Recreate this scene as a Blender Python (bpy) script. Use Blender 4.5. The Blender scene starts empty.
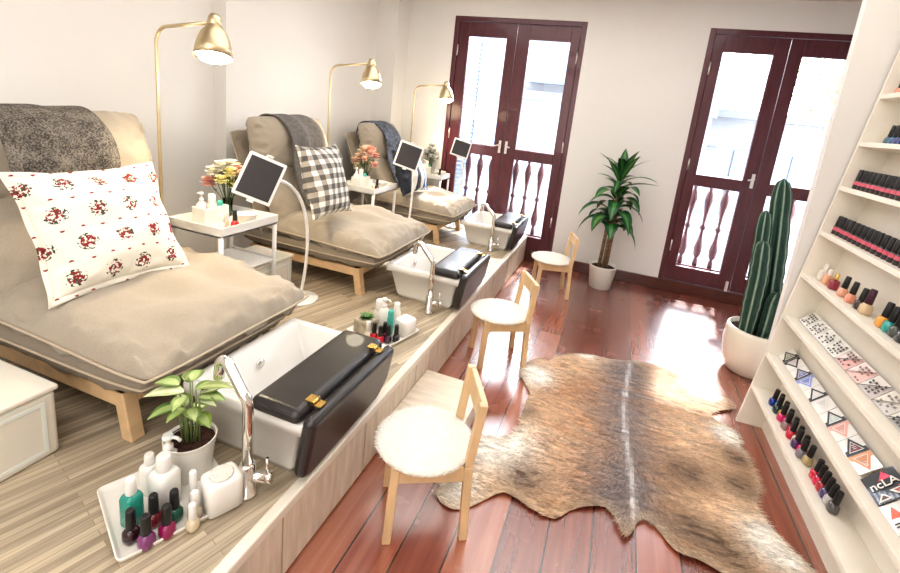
import bpy, math, random
from mathutils import Vector, Matrix, noise
random.seed(7)
PI = math.pi
COL = bpy.context.scene.collection
ZP = .258          # platform height
YW = 4.33          # far wall plane
XP = -.714         # platform front

# ------------------------------------------------------------------ mesh builder
class MB:
    def __init__(s): s.v = []; s.f = []; s.c = []; s.sm = []; s.cc = (1, 1, 1); s.smooth = False; s.M = None
    def pt(s, p):
        p = Vector(p)
        if s.M is not None: p = s.M @ p
        s.v.append(p); return len(s.v) - 1
    def face(s, ids, c=None): s.f.append(list(ids)); s.c.append(c or s.cc); s.sm.append(s.smooth)
    def box(s, x0, x1, y0, y1, z0, z1, c=None):
        i = [s.pt(p) for p in ((x0,y0,z0),(x1,y0,z0),(x1,y1,z0),(x0,y1,z0),(x0,y0,z1),(x1,y0,z1),(x1,y1,z1),(x0,y1,z1))]
        for q in ((3,2,1,0),(4,5,6,7),(0,1,5,4),(1,2,6,5),(2,3,7,6),(3,0,4,7)): s.face([i[k] for k in q], c)
        return s
    def bar(s, a, b, w, h, up=(0,0,1), c=None):   # rectangular bar from a to b
        a = Vector(a); b = Vector(b); d = (b-a).normalized(); u = Vector(up)
        x = d.cross(u); x = x.normalized() if x.length > 1e-6 else Vector((1,0,0)); u = x.cross(d)
        i = []
        for p in (a, b):
            for sx, su in ((-1,-1),(1,-1),(1,1),(-1,1)): i.append(s.pt(p + x*sx*w/2 + u*su*h/2))
        for q in ((0,1,2,3),(7,6,5,4),(0,4,5,1),(1,5,6,2),(2,6,7,3),(3,7,4,0)): s.face([i[k] for k in q], c)
        return s
    def tube(s, path, r, n=12, caps=True, c=None):
        path = [Vector(p) for p in path]; m = len(path)
        rr = r if isinstance(r, (list, tuple)) else [r]*m
        t0 = (path[1]-path[0]).normalized()
        u = t0.cross(Vector((0,0,1)))
        if u.length < 1e-3: u = t0.cross(Vector((0,1,0)))
        u.normalize(); rings = []; sm = s.smooth; s.smooth = True
        for k, p in enumerate(path):
            if k == 0: t = path[1]-path[0]
            elif k == m-1: t = path[-1]-path[-2]
            else: t = (path[k+1]-path[k]).normalized() + (path[k]-path[k-1]).normalized()
            t.normalize(); u = (u - t*u.dot(t)).normalized(); w = t.cross(u)
            rings.append([s.pt(p + (u*math.cos(2*PI*j/n) + w*math.sin(2*PI*j/n))*rr[k]) for j in range(n)])
        for k in range(m-1):
            for j in range(n): s.face([rings[k][j], rings[k][(j+1)%n], rings[k+1][(j+1)%n], rings[k+1][j]], c)
        s.smooth = False
        if caps: s.face(rings[0][::-1], c); s.face(rings[-1], c)
        s.smooth = sm; return s
    def lathe(s, prof, cx=0, cy=0, cz=0, n=28, sq=0, sx=1, sy=1, c=None, cap=True):   # prof [(r,z)], sq squareness
        sm = s.smooth; s.smooth = True; rings = []
        for r, z in prof:
            ring = []
            for j in range(n):
                a = 2*PI*j/n + PI/n; ca, sa = math.cos(a), math.sin(a)
                k = 1/((abs(ca)**(2+sq*6) + abs(sa)**(2+sq*6))**(1/(2+sq*6))) if sq else 1
                ring.append(s.pt((cx + r*k*ca*sx, cy + r*k*sa*sy, cz+z)))
            rings.append(ring)
        for k in range(len(rings)-1):
            for j in range(n): s.face([rings[k][j], rings[k][(j+1)%n], rings[k+1][(j+1)%n], rings[k+1][j]], c)
        s.smooth = False
        if cap:
            if prof[0][0] > 1e-5: s.face(rings[0][::-1], c)
            if prof[-1][0] > 1e-5: s.face(rings[-1], c)
        s.smooth = sm; return s
    def prism(s, poly, z0, z1, c=None):
        b = [s.pt((x,y,z0)) for x,y in poly]; t = [s.pt((x,y,z1)) for x,y in poly]; n = len(poly)
        s.face(b[::-1], c); s.face(t, c)
        for k in range(n): s.face([b[k], b[(k+1)%n], t[(k+1)%n], t[k]], c)
        return s
    def grid(s, fn, nu, nv, cfn=None, close=False):
        sm = s.smooth; s.smooth = True
        ids = [[s.pt(fn(i/nu, j/nv)) for j in range(nv+1)] for i in range(nu+1)]
        for i in range(nu):
            for j in range(nv):
                s.face([ids[i][j], ids[i+1][j], ids[i+1][j+1], ids[i][j+1]], cfn((i+.5)/nu, (j+.5)/nv) if cfn else None)
        s.smooth = sm; return s
    def build(s, name, m, parent=None, loc=None, bevel=0, solid=0, sub=0, kind=None, seg=2):
        me = bpy.data.meshes.new(name); me.from_pydata([tuple(v) for v in s.v], [], s.f)
        me.validate()
        if len(me.polygons) == len(s.f):
            me.polygons.foreach_set('use_smooth', s.sm)
            if any(c != (1,1,1) for c in s.c):
                a = me.color_attributes.new('Col', 'FLOAT_COLOR', 'CORNER'); buf = []
                for p, c in zip(me.polygons, s.c): buf += [c[0], c[1], c[2], 1]*p.loop_total
                a.data.foreach_set('color', buf)
        me.materials.append(m); me.update()
        o = bpy.data.objects.new(name, me); COL.objects.link(o)
        if parent: o.parent = parent
        if loc: o.location = loc
        if bevel:
            b = o.modifiers.new('b', 'BEVEL'); b.width = bevel; b.segments = seg; b.limit_method = 'ANGLE'; b.angle_limit = .7
        if solid: q = o.modifiers.new('s', 'SOLIDIFY'); q.thickness = solid; q.offset = 0
        if sub: q = o.modifiers.new('u', 'SUBSURF'); q.levels = sub; q.render_levels = sub
        if kind: o['kind'] = kind
        return o

def tag(o, label=None, cat=None, group=None, kind=None):
    if label: o['label'] = label
    if cat: o['category'] = cat
    if group: o['group'] = group
    if kind: o['kind'] = kind
    return o
def thing(name, label, cat, loc=(0,0,0), rz=0, group=None):
    o = bpy.data.objects.new(name, None); COL.objects.link(o); o.location = loc; o.rotation_euler = (0,0,rz)
    o.empty_display_size = .05
    return tag(o, label, cat, group)
def copy_tree(o, loc=None, rot=None, label=None, group=None, parent=None):
    c = o.copy(); COL.objects.link(c)
    if parent: c.parent = parent
    if loc is not None: c.location = loc
    if rot is not None: c.rotation_euler = rot
    if label: c['label'] = label
    if group: c['group'] = group
    for ch in list(o.children): copy_tree(ch, parent=c)
    return c

# ------------------------------------------------------------------ materials
def NM(name):
    m = bpy.data.materials.new(name); m.use_nodes = True; nt = m.node_tree
    return m, nt, nt.nodes['Principled BSDF']
def mat(name, col, rough=.5, metal=0, nscale=0, namt=0, bump=0, bscale=60, alpha=1, trans=0, emit=0, coat=0, ecol=None, sheen=0, vcol=False, stretch=(1,1,1), sss=0):
    m, nt, b = NM(name); N = nt.nodes; L = nt.links
    b.inputs['Base Color'].default_value = (*col, 1); b.inputs['Roughness'].default_value = rough
    b.inputs['Metallic'].default_value = metal; b.inputs['Alpha'].default_value = alpha
    b.inputs['Transmission Weight'].default_value = trans; b.inputs['Coat Weight'].default_value = coat
    b.inputs['Sheen Weight'].default_value = sheen
    if sss: b.inputs['Subsurface Weight'].default_value = sss; b.inputs['Subsurface Scale'].default_value = .02
    if emit: b.inputs['Emission Color'].default_value = (*(ecol or col), 1); b.inputs['Emission Strength'].default_value = emit
    tc = N.new('ShaderNodeTexCoord'); mp = N.new('ShaderNodeMapping'); L.new(tc.outputs['Object'], mp.inputs[0]); mp.inputs['Scale'].default_value = stretch
    if vcol:
        a = N.new('ShaderNodeAttribute'); a.attribute_name = 'Col'; src = a.outputs['Color']
    else: src = None
    if nscale:
        n = N.new('ShaderNodeTexNoise'); n.inputs['Scale'].default_value = nscale; n.inputs['Detail'].default_value = 6; L.new(mp.outputs[0], n.inputs[0])
        r = N.new('ShaderNodeMapRange'); r.inputs[1].default_value = .3; r.inputs[2].default_value = .7; r.inputs[3].default_value = 1-namt; r.inputs[4].default_value = 1+namt
        L.new(n.outputs[0], r.inputs[0])
        v = N.new('ShaderNodeVectorMath'); v.operation = 'SCALE'
        if src: L.new(src, v.inputs[0])
        else: v.inputs[0].default_value = col
        L.new(r.outputs[0], v.inputs['Scale']); src = v.outputs[0]
    if src: L.new(src, b.inputs['Base Color'])
    if bump:
        n2 = N.new('ShaderNodeTexNoise'); n2.inputs['Scale'].default_value = bscale; n2.inputs['Detail'].default_value = 4; L.new(mp.outputs[0], n2.inputs[0])
        bp = N.new('ShaderNodeBump'); bp.inputs['Strength'].default_value = bump; bp.inputs['Distance'].default_value = .01
        L.new(n2.outputs[0], bp.inputs['Height']); L.new(bp.outputs[0], b.inputs['Normal'])
    return m
def ramp(N, stops):
    r = N.new('ShaderNodeValToRGB'); e = r.color_ramp.elements
    while len(e) < len(stops): e.new(.5)
    for k, (p, c) in enumerate(stops): e[k].position = p; e[k].color = (*c, 1)
    return r
def planks(name, cols, width, length, rot, rough, gap, coat=0, streak=(3,90), gapw=.02, bump=.25, streak_amt=.35, off=0):
    """boards running along local Y, in object space"""
    m, nt, b = NM(name); N = nt.nodes; L = nt.links
    tc = N.new('ShaderNodeTexCoord'); mp = N.new('ShaderNodeMapping'); mp.inputs['Rotation'].default_value = rot; mp.inputs['Location'].default_value = (off,0,0); L.new(tc.outputs['Object'], mp.inputs[0])
    br = N.new('ShaderNodeTexBrick'); br.offset = .37; br.inputs['Scale'].default_value = 1
    br.inputs['Brick Width'].default_value = length; br.inputs['Row Height'].default_value = width
    br.inputs['Mortar Size'].default_value = gapw*width; br.inputs['Mortar Smooth'].default_value = .1; br.inputs['Bias'].default_value = 0
    br.inputs['Color1'].default_value = (0,0,0,1); br.inputs['Color2'].default_value = (1,1,1,1); br.inputs['Mortar'].default_value = (.5,.5,.5,1)
    sp = N.new('ShaderNodeSeparateXYZ'); L.new(mp.outputs[0], sp.inputs[0]); cb = N.new('ShaderNodeCombineXYZ')
    L.new(sp.outputs['Y'], cb.inputs['X']); L.new(sp.outputs['X'], cb.inputs['Y'])
    L.new(cb.outputs[0], br.inputs['Vector'])
    mp2 = N.new('ShaderNodeMapping'); mp2.inputs['Scale'].default_value = (streak[0], streak[1], 1); L.new(cb.outputs[0], mp2.inputs[0])
    n = N.new('ShaderNodeTexNoise'); n.inputs['Scale'].default_value = 1; n.inputs['Detail'].default_value = 8; n.inputs['Distortion'].default_value = .5; L.new(mp2.outputs[0], n.inputs[0])
    mx = N.new('ShaderNodeMath'); mx.operation = 'MULTIPLY_ADD'; L.new(n.outputs[0], mx.inputs[0]); mx.inputs[1].default_value = streak_amt*2.2
    s0 = N.new('ShaderNodeMath'); s0.operation = 'MULTIPLY_ADD'; L.new(br.outputs['Color'], s0.inputs[0]); s0.inputs[1].default_value = 1-streak_amt; s0.inputs[2].default_value = -.6*streak_amt
    L.new(s0.outputs[0], mx.inputs[2])
    k = len(cols); r = ramp(N, [(i/(k-1), c) for i, c in enumerate(cols)]); L.new(mx.outputs[0], r.inputs[0])
    g = N.new('ShaderNodeMix'); g.data_type = 'RGBA'; L.new(br.outputs['Fac'], g.inputs['Factor']); L.new(r.outputs[0], g.inputs['A']); g.inputs['B'].default_value = (*gap, 1)
    L.new(g.outputs['Result'], b.inputs['Base Color'])
    n3 = N.new('ShaderNodeTexNoise'); n3.inputs['Scale'].default_value = 5; L.new(tc.outputs['Object'], n3.inputs[0])
    rr = N.new('ShaderNodeMapRange'); rr.inputs[3].default_value = rough*.7; rr.inputs[4].default_value = rough*1.4; L.new(n3.outputs[0], rr.inputs[0]); L.new(rr.outputs[0], b.inputs['Roughness'])
    b.inputs['Coat Weight'].default_value = coat; b.inputs['Coat Roughness'].default_value = .26; b.inputs['Coat IOR'].default_value = 2.3 if coat > .5 else 1.5
    ms = N.new('ShaderNodeMath'); ms.operation = 'SUBTRACT'; L.new(n.outputs[0], ms.inputs[0]); L.new(br.outputs['Fac'], ms.inputs[1])
    bp = N.new('ShaderNodeBump'); bp.inputs['Strength'].default_value = bump; bp.inputs['Distance'].default_value = .004; L.new(ms.outputs[0], bp.inputs['Height']); L.new(bp.outputs[0], b.inputs['Normal'])
    return m

M = {}
M['wall'] = mat('wall_paint', (.77,.75,.72), .85, nscale=1.2, namt=.03, bump=.05, bscale=40)
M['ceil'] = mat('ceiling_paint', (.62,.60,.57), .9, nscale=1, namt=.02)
M['floor'] = planks('red_timber_floor', [(.085,.020,.014),(.20,.048,.028),(.32,.09,.05),(.43,.17,.10)], .1465, 4.6, (0,0,0), .24, (.015,.005,.004), coat=.9, streak=(2,34), gapw=.022, off=.007)
M['deck'] = planks('oak_strip_laminate', [(.20,.165,.12),(.35,.29,.215),(.50,.42,.31),(.62,.535,.42)], .021, .46, (0,0,math.radians(17)), .38, (.30,.23,.15), coat=.15, streak=(5,120), gapw=.05, bump=.08, streak_amt=.45)
M['plinth'] = mat('pale_plinth_wood', (.66,.57,.46), .45, nscale=6, namt=.16, stretch=(1,6,1.0))
M['nosing'] = mat('pale_nosing', (.74,.68,.58), .35, nscale=20, namt=.06)
M['redwood'] = mat('dark_red_door_paint', (.10,.024,.033), .3, nscale=7, namt=.18, stretch=(6,6,1), coat=.3)
M['base'] = mat('dark_red_skirting', (.085,.022,.014), .3, nscale=9, namt=.25, stretch=(1,5,5), coat=.3)
M['brassy'] = mat('pale_hardware', (.75,.72,.68), .3, metal=.6)
M['white'] = mat('white_lacquer', (.80,.78,.74), .35, nscale=8, namt=.02)
M['shelfw'] = mat('cream_shelf_paint', (.82,.77,.68), .45, nscale=5, namt=.03)
M['metalw'] = mat('white_powder_coat', (.80,.79,.77), .35)
M['plasticw'] = mat('white_plastic', (.82,.80,.76), .3, sss=.2)
M['tub'] = mat('white_tub_acrylic', (.80,.785,.75), .22, coat=.3)
M['boxp'] = mat('frosted_storage_plastic', (.74,.70,.62), .35, sss=.3, nscale=3, namt=.05)
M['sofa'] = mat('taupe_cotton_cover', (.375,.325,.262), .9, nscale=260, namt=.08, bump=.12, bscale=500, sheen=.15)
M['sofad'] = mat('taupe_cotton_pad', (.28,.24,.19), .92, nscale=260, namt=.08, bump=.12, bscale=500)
M['piping'] = mat('taupe_piping', (.50,.42,.32), .85)
M['beech'] = mat('pale_beech', (.66,.46,.27), .42, nscale=5, namt=.10, stretch=(5,5,1))
M['birch'] = mat('birch_wood', (.70,.50,.29), .42, nscale=5, namt=.12, stretch=(5,5,1.5))
M['fleece'] = mat('cream_fleece', (.84,.80,.72), .95, nscale=60, namt=.06, bump=.8, bscale=130, sheen=.3)
M['black'] = mat('black_leatherette', (.030,.027,.027), .30, nscale=12, namt=.2, bump=.08, bscale=300, coat=.2)
M['gold'] = mat('gold_hinge', (.80,.56,.20), .25, metal=1)
M['chrome'] = mat('chrome', (.78,.76,.73), .08, metal=1)
M['brass'] = mat('brushed_brass', (.66,.55,.36), .34, metal=1, nscale=30, namt=.05)
M['bulb'] = mat('lit_bulb', (1,.93,.78), .5, emit=14, ecol=(1,.90,.70))
M['shade_in'] = mat('shade_inside', (1,.95,.85), .5, emit=2.5, ecol=(1,.88,.65))
M['slate'] = mat('dark_screen', (.030,.024,.026), .35, nscale=3, namt=.2)
M['cap'] = mat('black_cap', (.018,.018,.020), .3)
M['cord'] = mat('black_cord', (.02,.02,.02), .5)
M['soil'] = mat('potting_soil', (.045,.018,.010), .95, nscale=60, namt=.6, bump=1, bscale=90)
M['pot'] = mat('white_glazed_pot', (.80,.77,.71), .3, coat=.2)
M['potcream'] = mat('cream_pot', (.76,.71,.60), .35, coat=.2)
M['stone'] = mat('rough_stone_pot', (.46,.40,.31), .9, nscale=25, namt=.3, bump=.6, bscale=40)
M['leaf'] = mat('leaf', (1,1,1), .38, vcol=True, nscale=30, namt=.12)
M['cactus'] = mat('cactus_skin', (1,1,1), .55, vcol=True, nscale=40, namt=.15)
M['bark'] = mat('cane_bark', (.27,.18,.11), .85, nscale=20, namt=.35, bump=.6, bscale=60, stretch=(1,1,4))
M['petal'] = mat('petals', (1,1,1), .6, vcol=True)
M['vc'] = mat('printed_card', (1,1,1), .4, vcol=True)
M['hide'] = mat('hide_fur', (1,1,1), .62, vcol=True, nscale=60, namt=.25, stretch=(1,3,1))
M['clay'] = mat('brown_clay_liner', (.20,.055,.025), .7, nscale=20, namt=.2)
M['teal'] = mat('teal_liquid', (.05,.42,.34), .12, trans=.35)
M['tealc'] = mat('teal_plastic', (.08,.46,.38), .3)
M['label'] = mat('grey_label_print', (.45,.44,.42), .5)
M['ext_w'] = mat('render_facade', (.085,.088,.096), .9, nscale=.8, namt=.10)
M['ext_b'] = mat('blue_window_frames', (.045,.07,.11), .6)
M['ext_g'] = mat('pale_window_glass', (.07,.09,.11), .3)
M['ext_d'] = mat('grey_roof_edge', (.04,.045,.055), .8)
M['balu'] = mat('weathered_red_baluster', (.060,.014,.016), .5, nscale=12, namt=.3)
M['louv'] = mat('pale_blue_shutter', (.14,.18,.26), .6)
M['treeg'] = mat('distant_leaves', (.07,.09,.03), .8)
def glassmat(name, tint, refl=.06):
    m, nt, b = NM(name); N = nt.nodes; L = nt.links; N.remove(b); out = N['Material Output']
    t = N.new('ShaderNodeBsdfTransparent'); t.inputs[0].default_value = (*tint, 1)
    g = N.new('ShaderNodeBsdfGlossy'); g.inputs['Roughness'].default_value = .02
    fr = N.new('ShaderNodeFresnel'); fr.inputs[0].default_value = 1.3
    mx = N.new('ShaderNodeMixShader'); L.new(fr.outputs[0], mx.inputs[0]); L.new(t.outputs[0], mx.inputs[1]); L.new(g.outputs[0], mx.inputs[2]); L.new(mx.outputs[0], out.inputs[0])
    return m
M['glass'] = glassmat('window_glass', (.97,.98,1))
M['vase'] = glassmat('clear_glass', (.80,.86,.80))
_pc = {}
def pcol(c, name='polish', rough=.15, met=0):
    k = (c, rough, met)
    if k not in _pc: _pc[k] = mat(name, c, rough, metal=met, coat=.6)
    return _pc[k]

# ------------------------------------------------------------------ the setting
def structure(o): o['kind'] = 'structure'; return o
structure(MB().box(-2.75, 2.0, -1.6, YW+.12, -.08, 0).build('floor', M['floor']))
structure(MB().box(-2.75, 2.0, -1.6, YW+.12, 2.49, 2.57).build('ceiling', M['ceil']))
D1 = (-1.70, -.455); D2 = (.525, 1.71); DT = 2.262
w = MB()
w.box(-2.75, D1[0], YW, YW+.12, 0, 2.49).box(D1[1], D2[0], YW, YW+.12, 0, 2.49).box(D2[1], 2.0, YW, YW+.12, 0, 2.49)
w.box(D1[0], D1[1], YW, YW+.12, DT, 2.49).box(D2[0], D2[1], YW, YW+.12, DT, 2.49)
structure(w.build('wall_far', M['wall']))
structure(MB().box(-2.75, -2.5, -1.6, 2.3, 0, 2.49).box(-2.75, -2.4, 2.3, 4.08, 0, 2.49).box(-2.75, -2.18, 4.08, YW, 0, 2.49).build('wall_left', M['wall']))
structure(MB().box(1.95, 2.07, 2.52, YW, 0, 2.49).build('wall_right_far', M['wall']))
structure(MB().box(.868, 2.07, 2.475, 2.52, 0, 2.49).build('wall_right_nib', M['wall']))
structure(MB().box(1.42, 1.54, -1.6, 2.475, 0, 2.49).build('wall_right', M['wall']))
structure(MB().box(-2.75, 2.07, -1.72, -1.6, 0, 2.49).build('wall_back', M['wall']))
structure(MB().box(XP, D2[0]-.0, YW-.022, YW, 0, .10).box(D2[0], 1.95, YW-.022, YW, 0, .10).build('baseboard_far', M['base'], bevel=.004))
structure(MB().box(-2.5, XP-.012, -1.6, YW, 0, ZP-.012).build('platform_base', M['base']))
structure(MB().box(-2.5, XP-.03, -1.6, YW, ZP-.012, ZP).build('platform_deck', M['deck']))
structure(MB().box(XP-.032, XP+.004, -1.6, YW, ZP-.034, ZP+.002).build('platform_nosing', M['nosing'], bevel=.006))
p = MB(); y = -1.33
while y < YW:
    p.box(XP-.014, XP, y+.003, min(y+.4385, YW), .012, ZP-.036); y += .442
structure(p.build('platform_plinth_panels', M['plinth']))

def door(n, X0, X1, xm, panes):
    root = bpy.data.objects.new('door_%d' % n, None); COL.objects.link(root); root['kind'] = 'structure'; root.location = ((X0+X1)/2, YW, 0)
    ox = (X0+X1)/2; t = .045
    f = MB(); f.box(X0-ox, X0-ox+t, .0, .11, .0, DT).box(X1-ox-t, X1-ox, .0, .11, .0, DT).box(X0-ox+t, X1-ox-t, .0, .11, DT-t, DT).box(X0-ox+t, X1-ox-t, .0, .11, 0, .10)
    f.build('door_frame', M['redwood'], root, bevel=.004)
    for k, (a, b) in enumerate(((X0+t, xm), (xm, X1-t))):
        pa, pb = panes[k]; lf = MB(); a -= ox; b -= ox; pa -= ox; pb -= ox; y0, y1 = .012, .052; a += .002; b -= .002
        lf.box(a, pa, y0, y1, .104, DT-t-.003).box(pb, b, y0, y1, .104, DT-t-.003)
        for z0, z1 in ((.104,.24),(.975,1.075),(2.085,DT-t-.003)): lf.box(pa, pb, y0, y1, z0, z1)
        leaf = lf.build('door_leaf', M['redwood'], root, bevel=.003)
        MB().box(pa, pb, .030, .034, .24, .975).build('glass_pane', M['glass'], leaf)
        MB().box(pa, pb, .030, .034, 1.075, 2.085).build('glass_pane', M['glass'], leaf)
        xh = a+.004 if k == 0 else b-.004
        for z in (.42, 1.15, 1.95): MB().tube([(xh, .006, z-.05), (xh, .006, z+.05)], .007, 8).build('hinge', M['brassy'], leaf)
        xk = b-.03 if k == 0 else a+.03
        h = MB(); h.box(xk-.012, xk+.012, .004, .012, 1.02, 1.14)
        h.tube([(xk, .008, 1.10), (xk, -.03, 1.10), (xk+(-.0 if k else -.0), -.035, 1.10), (xk+(.045 if k else -.045), -.035, 1.085)], .007, 8)
        if k == 0 or n == 1: h.build('handle', M['brassy'], leaf, bevel=.002)
        if k == 0:
            MB().box(xk-.012, xk+.012, .0, .012, .07, .19).build('floor_bolt', M['brassy'], leaf, bevel=.003)
    return root
door(1, D1[0], D1[1], -1.078, ((-1.545,-1.173), (-.955,-.583)))
door(2, D2[0], D2[1], 1.113, ((.652,1.012), (1.211,1.585)))

# ------------------------------------------------------------------ outside
structure(MB().box(-2.6, 2.6, YW+.12, 5.15, -.2, .02).build('balcony_floor', mat('pale_balcony_tiles', (.32,.33,.35), .6, nscale=4, namt=.08)))
rail = thing('balcony_railing', 'dark red wooden balcony railing with turned balusters outside the glass doors', 'railing', (0, 4.86, 0))
MB().box(-2.5, 2.5, -.035, .035, 1.0, 1.05).build('top_rail', M['balu'], rail, bevel=.008)
MB().box(-2.5, 2.5, -.03, .03, .10, .14).build('bottom_rail', M['balu'], rail, bevel=.005)
bl = None; x = -1.85
prof = [(r_*1.25, z_) for r_, z_ in [(.018,.14),(.018,.20),(.010,.22),(.024,.25),(.030,.32),(.016,.42),(.010,.50),(.024,.53),(.010,.56),(.014,.66),(.029,.80),(.022,.87),(.010,.90),(.018,.93),(.018,1.0)]]
while x < 2.2:
    if bl is None: bl = MB().lathe(prof, n=12).build('baluster', M['balu'], rail, loc=(x,0,0)); o = bl
    else: o = bl.copy(); COL.objects.link(o); o.parent = rail; o.location = (x,0,0)
    x += .137
b1 = thing('building_across_street', 'white building across the street with pale blue window frames', 'building', (0, 14, 0))
MB().box(-14, 2.2, 0, 1, -7, 3.75).build('facade', M['ext_w'], b1)
MB().box(-14, 2.25, -.35, 0, 1.9, 2.15).build('ledge', M['ext_d'], b1)
for x in (-9.4, -7.6, -6.2, -4.75, -3.2, -1.6, .6):
    wn = MB().box(x, x+1.0, -.08, 0, -.6, 1.35).build('window_frame', M['ext_b'], b1)
    MB().box(x+.1, x+.45, -.10, -.07, -.5, 1.25).box(x+.55, x+.9, -.10, -.07, -.5, 1.25).build('pane', M['ext_g'], wn)
b2 = thing('gabled_building', 'pale building with grey roof edge seen through the right double door', 'building', (5.6, 15.5, 0))
MB().box(-4.2, 6, 0, 1, -7, 2.05).build('facade', M['ext_w'], b2)
MB().box(-4.4, 6.2, -.5, .0, 2.0, 2.22).build('roof_edge', M['ext_d'], b2)
for x in (-3.8, -2.4, -.9, .5):
    wn = MB().box(x, x+.95, -.08, 0, -.9, 1.1).build('window_frame', M['ext_b'], b2)
    MB().box(x+.11, x+.84, -.10, -.07, -.8, 1.0).build('pane', M['ext_g'], wn)
ac = thing('air_conditioner', 'blue-grey air conditioner unit on the facade across the street', 'air conditioner', (-2.3, 13.8, 2.75))
MB().box(-.6, .6, -.19, .19, -.36, .36).build('casing', M['ext_b'], ac, bevel=.02)
fg = MB().lathe([(.26,0),(.26,.02)]).build('fan_grille', M['ext_d'], ac)
fg.rotation_euler = (PI/2,0,0); fg.location = (-.15,-.192,0)
tr = thing('street_tree', 'sparse green tree seen at the top of the far right door glass', 'tree', (2.9, 7.6, -4))
MB().tube([(0,0,0),(.05,0,3),(0,0,5.2)], [.16,.12,.05], 8).build('trunk', M['bark'], tr)
f = MB()
for k in range(900):
    d = Vector((random.gauss(0,.42), random.gauss(0,.4), random.gauss(0,.42))); q = Vector((0,0,6.25)) + d
    a = Vector((random.uniform(-1,1), random.uniform(-1,1), random.uniform(-1,1))).normalized()*.05; b = a.orthogonal().normalized()*.03
    f.face([f.pt(q-a), f.pt(q+b), f.pt(q+a), f.pt(q-b)])
f.build('foliage', M['treeg'], tr)
sh = thing('louvred_shutter', 'pale blue louvred shutter folded open outside the left double door', 'shutter', (-1.70, YW+.14, 0), math.radians(80))
MB().box(0,.05,-.018,.018,.12,2.2).box(.50,.55,-.018,.018,.12,2.2).box(.05,.5,-.018,.018,.12,.2).box(.05,.5,-.018,.018,2.12,2.2).build('frame', M['louv'], sh)
s = MB(); z = .23
while z < 2.1: s.bar((.05,0,z),(.50,0,z),.006,.04,up=(0,.6,.8)); z += .045
s.build('louvres', M['louv'], sh)

# ------------------------------------------------------------------ soft shapes
def cushion_mb(w, d, ht, hb, pinch=.03, wr=.006, seed=0, M4=None, n=44, p=3.2, q=.55, corner=.05):
    """pillow centred at origin lying in XY; top height ht, bottom depth hb"""
    mb = MB(); mb.smooth = True; mb.M = M4
    def P(u, v, top):
        a = u*2-1; b = v*2-1
        a2 = math.copysign(1-(1-abs(a))**1.35, a); b2 = math.copysign(1-(1-abs(b))**1.35, b)
        cf = 1-corner*(a2*b2)**4; x = a2*w/2*(1 - pinch*(1-b2*b2))*cf; y = b2*d/2*(1 - pinch*(1-a2*a2))*cf
        e = max(0, (1-abs(a2)**p)*(1-abs(b2)**p))**q
        h = ht*e if top else -hb*e
        nz = noise.noise(Vector((x*7+seed, y*7, seed*1.7+(0 if top else 9))))
        edge = math.exp(-((1-max(abs(a2),abs(b2)))/.16)**2)
        wrk = noise.noise(Vector((x*30+seed*3, y*30, 3)))*wr*(.25+1.6*edge) + nz*wr*1.5
        return (x, y, h + wrk*min(1, e*3))
    for top in (True, False):
        ids = [[mb.pt(P(i/n, j/n, top)) for j in range(n+1)] for i in range(n+1)]
        for i in range(n):
            for j in range(n):
                q4 = [ids[i][j], ids[i+1][j], ids[i+1][j+1], ids[i][j+1]]
                mb.face(q4 if top else q4[::-1])
    return mb
def edge_path(w, d, pinch, n=20, corner=.05):
    pts = []
    for k in range(4*n):
        s, t = divmod(k, n); t = t/n*2-1
        a, b = ((t,-1),(1,t),(-t,1),(-1,-t))[s]
        cf = 1-corner*(a*b)**4; pts.append((a*w/2*(1-pinch*(1-b*b))*cf, b*d/2*(1-pinch*(1-a*a))*cf, 0))
    pts.append(pts[0]); return pts
def cushion(name, mt, parent, w, d, ht, hb, M4, pipe=None, **k):
    o = cushion_mb(w, d, ht, hb, M4=M4, **k).build(name, mt, parent)
    if pipe:
        mb = MB(); mb.M = M4; mb.tube(edge_path(w+.006, d+.006, k.get('pinch', .03)), .0045, 6, caps=False); mb.build('piping', pipe, o)
    return o
T = Matrix.Translation
def R(a, ax): return Matrix.Rotation(math.radians(a), 4, ax)

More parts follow.
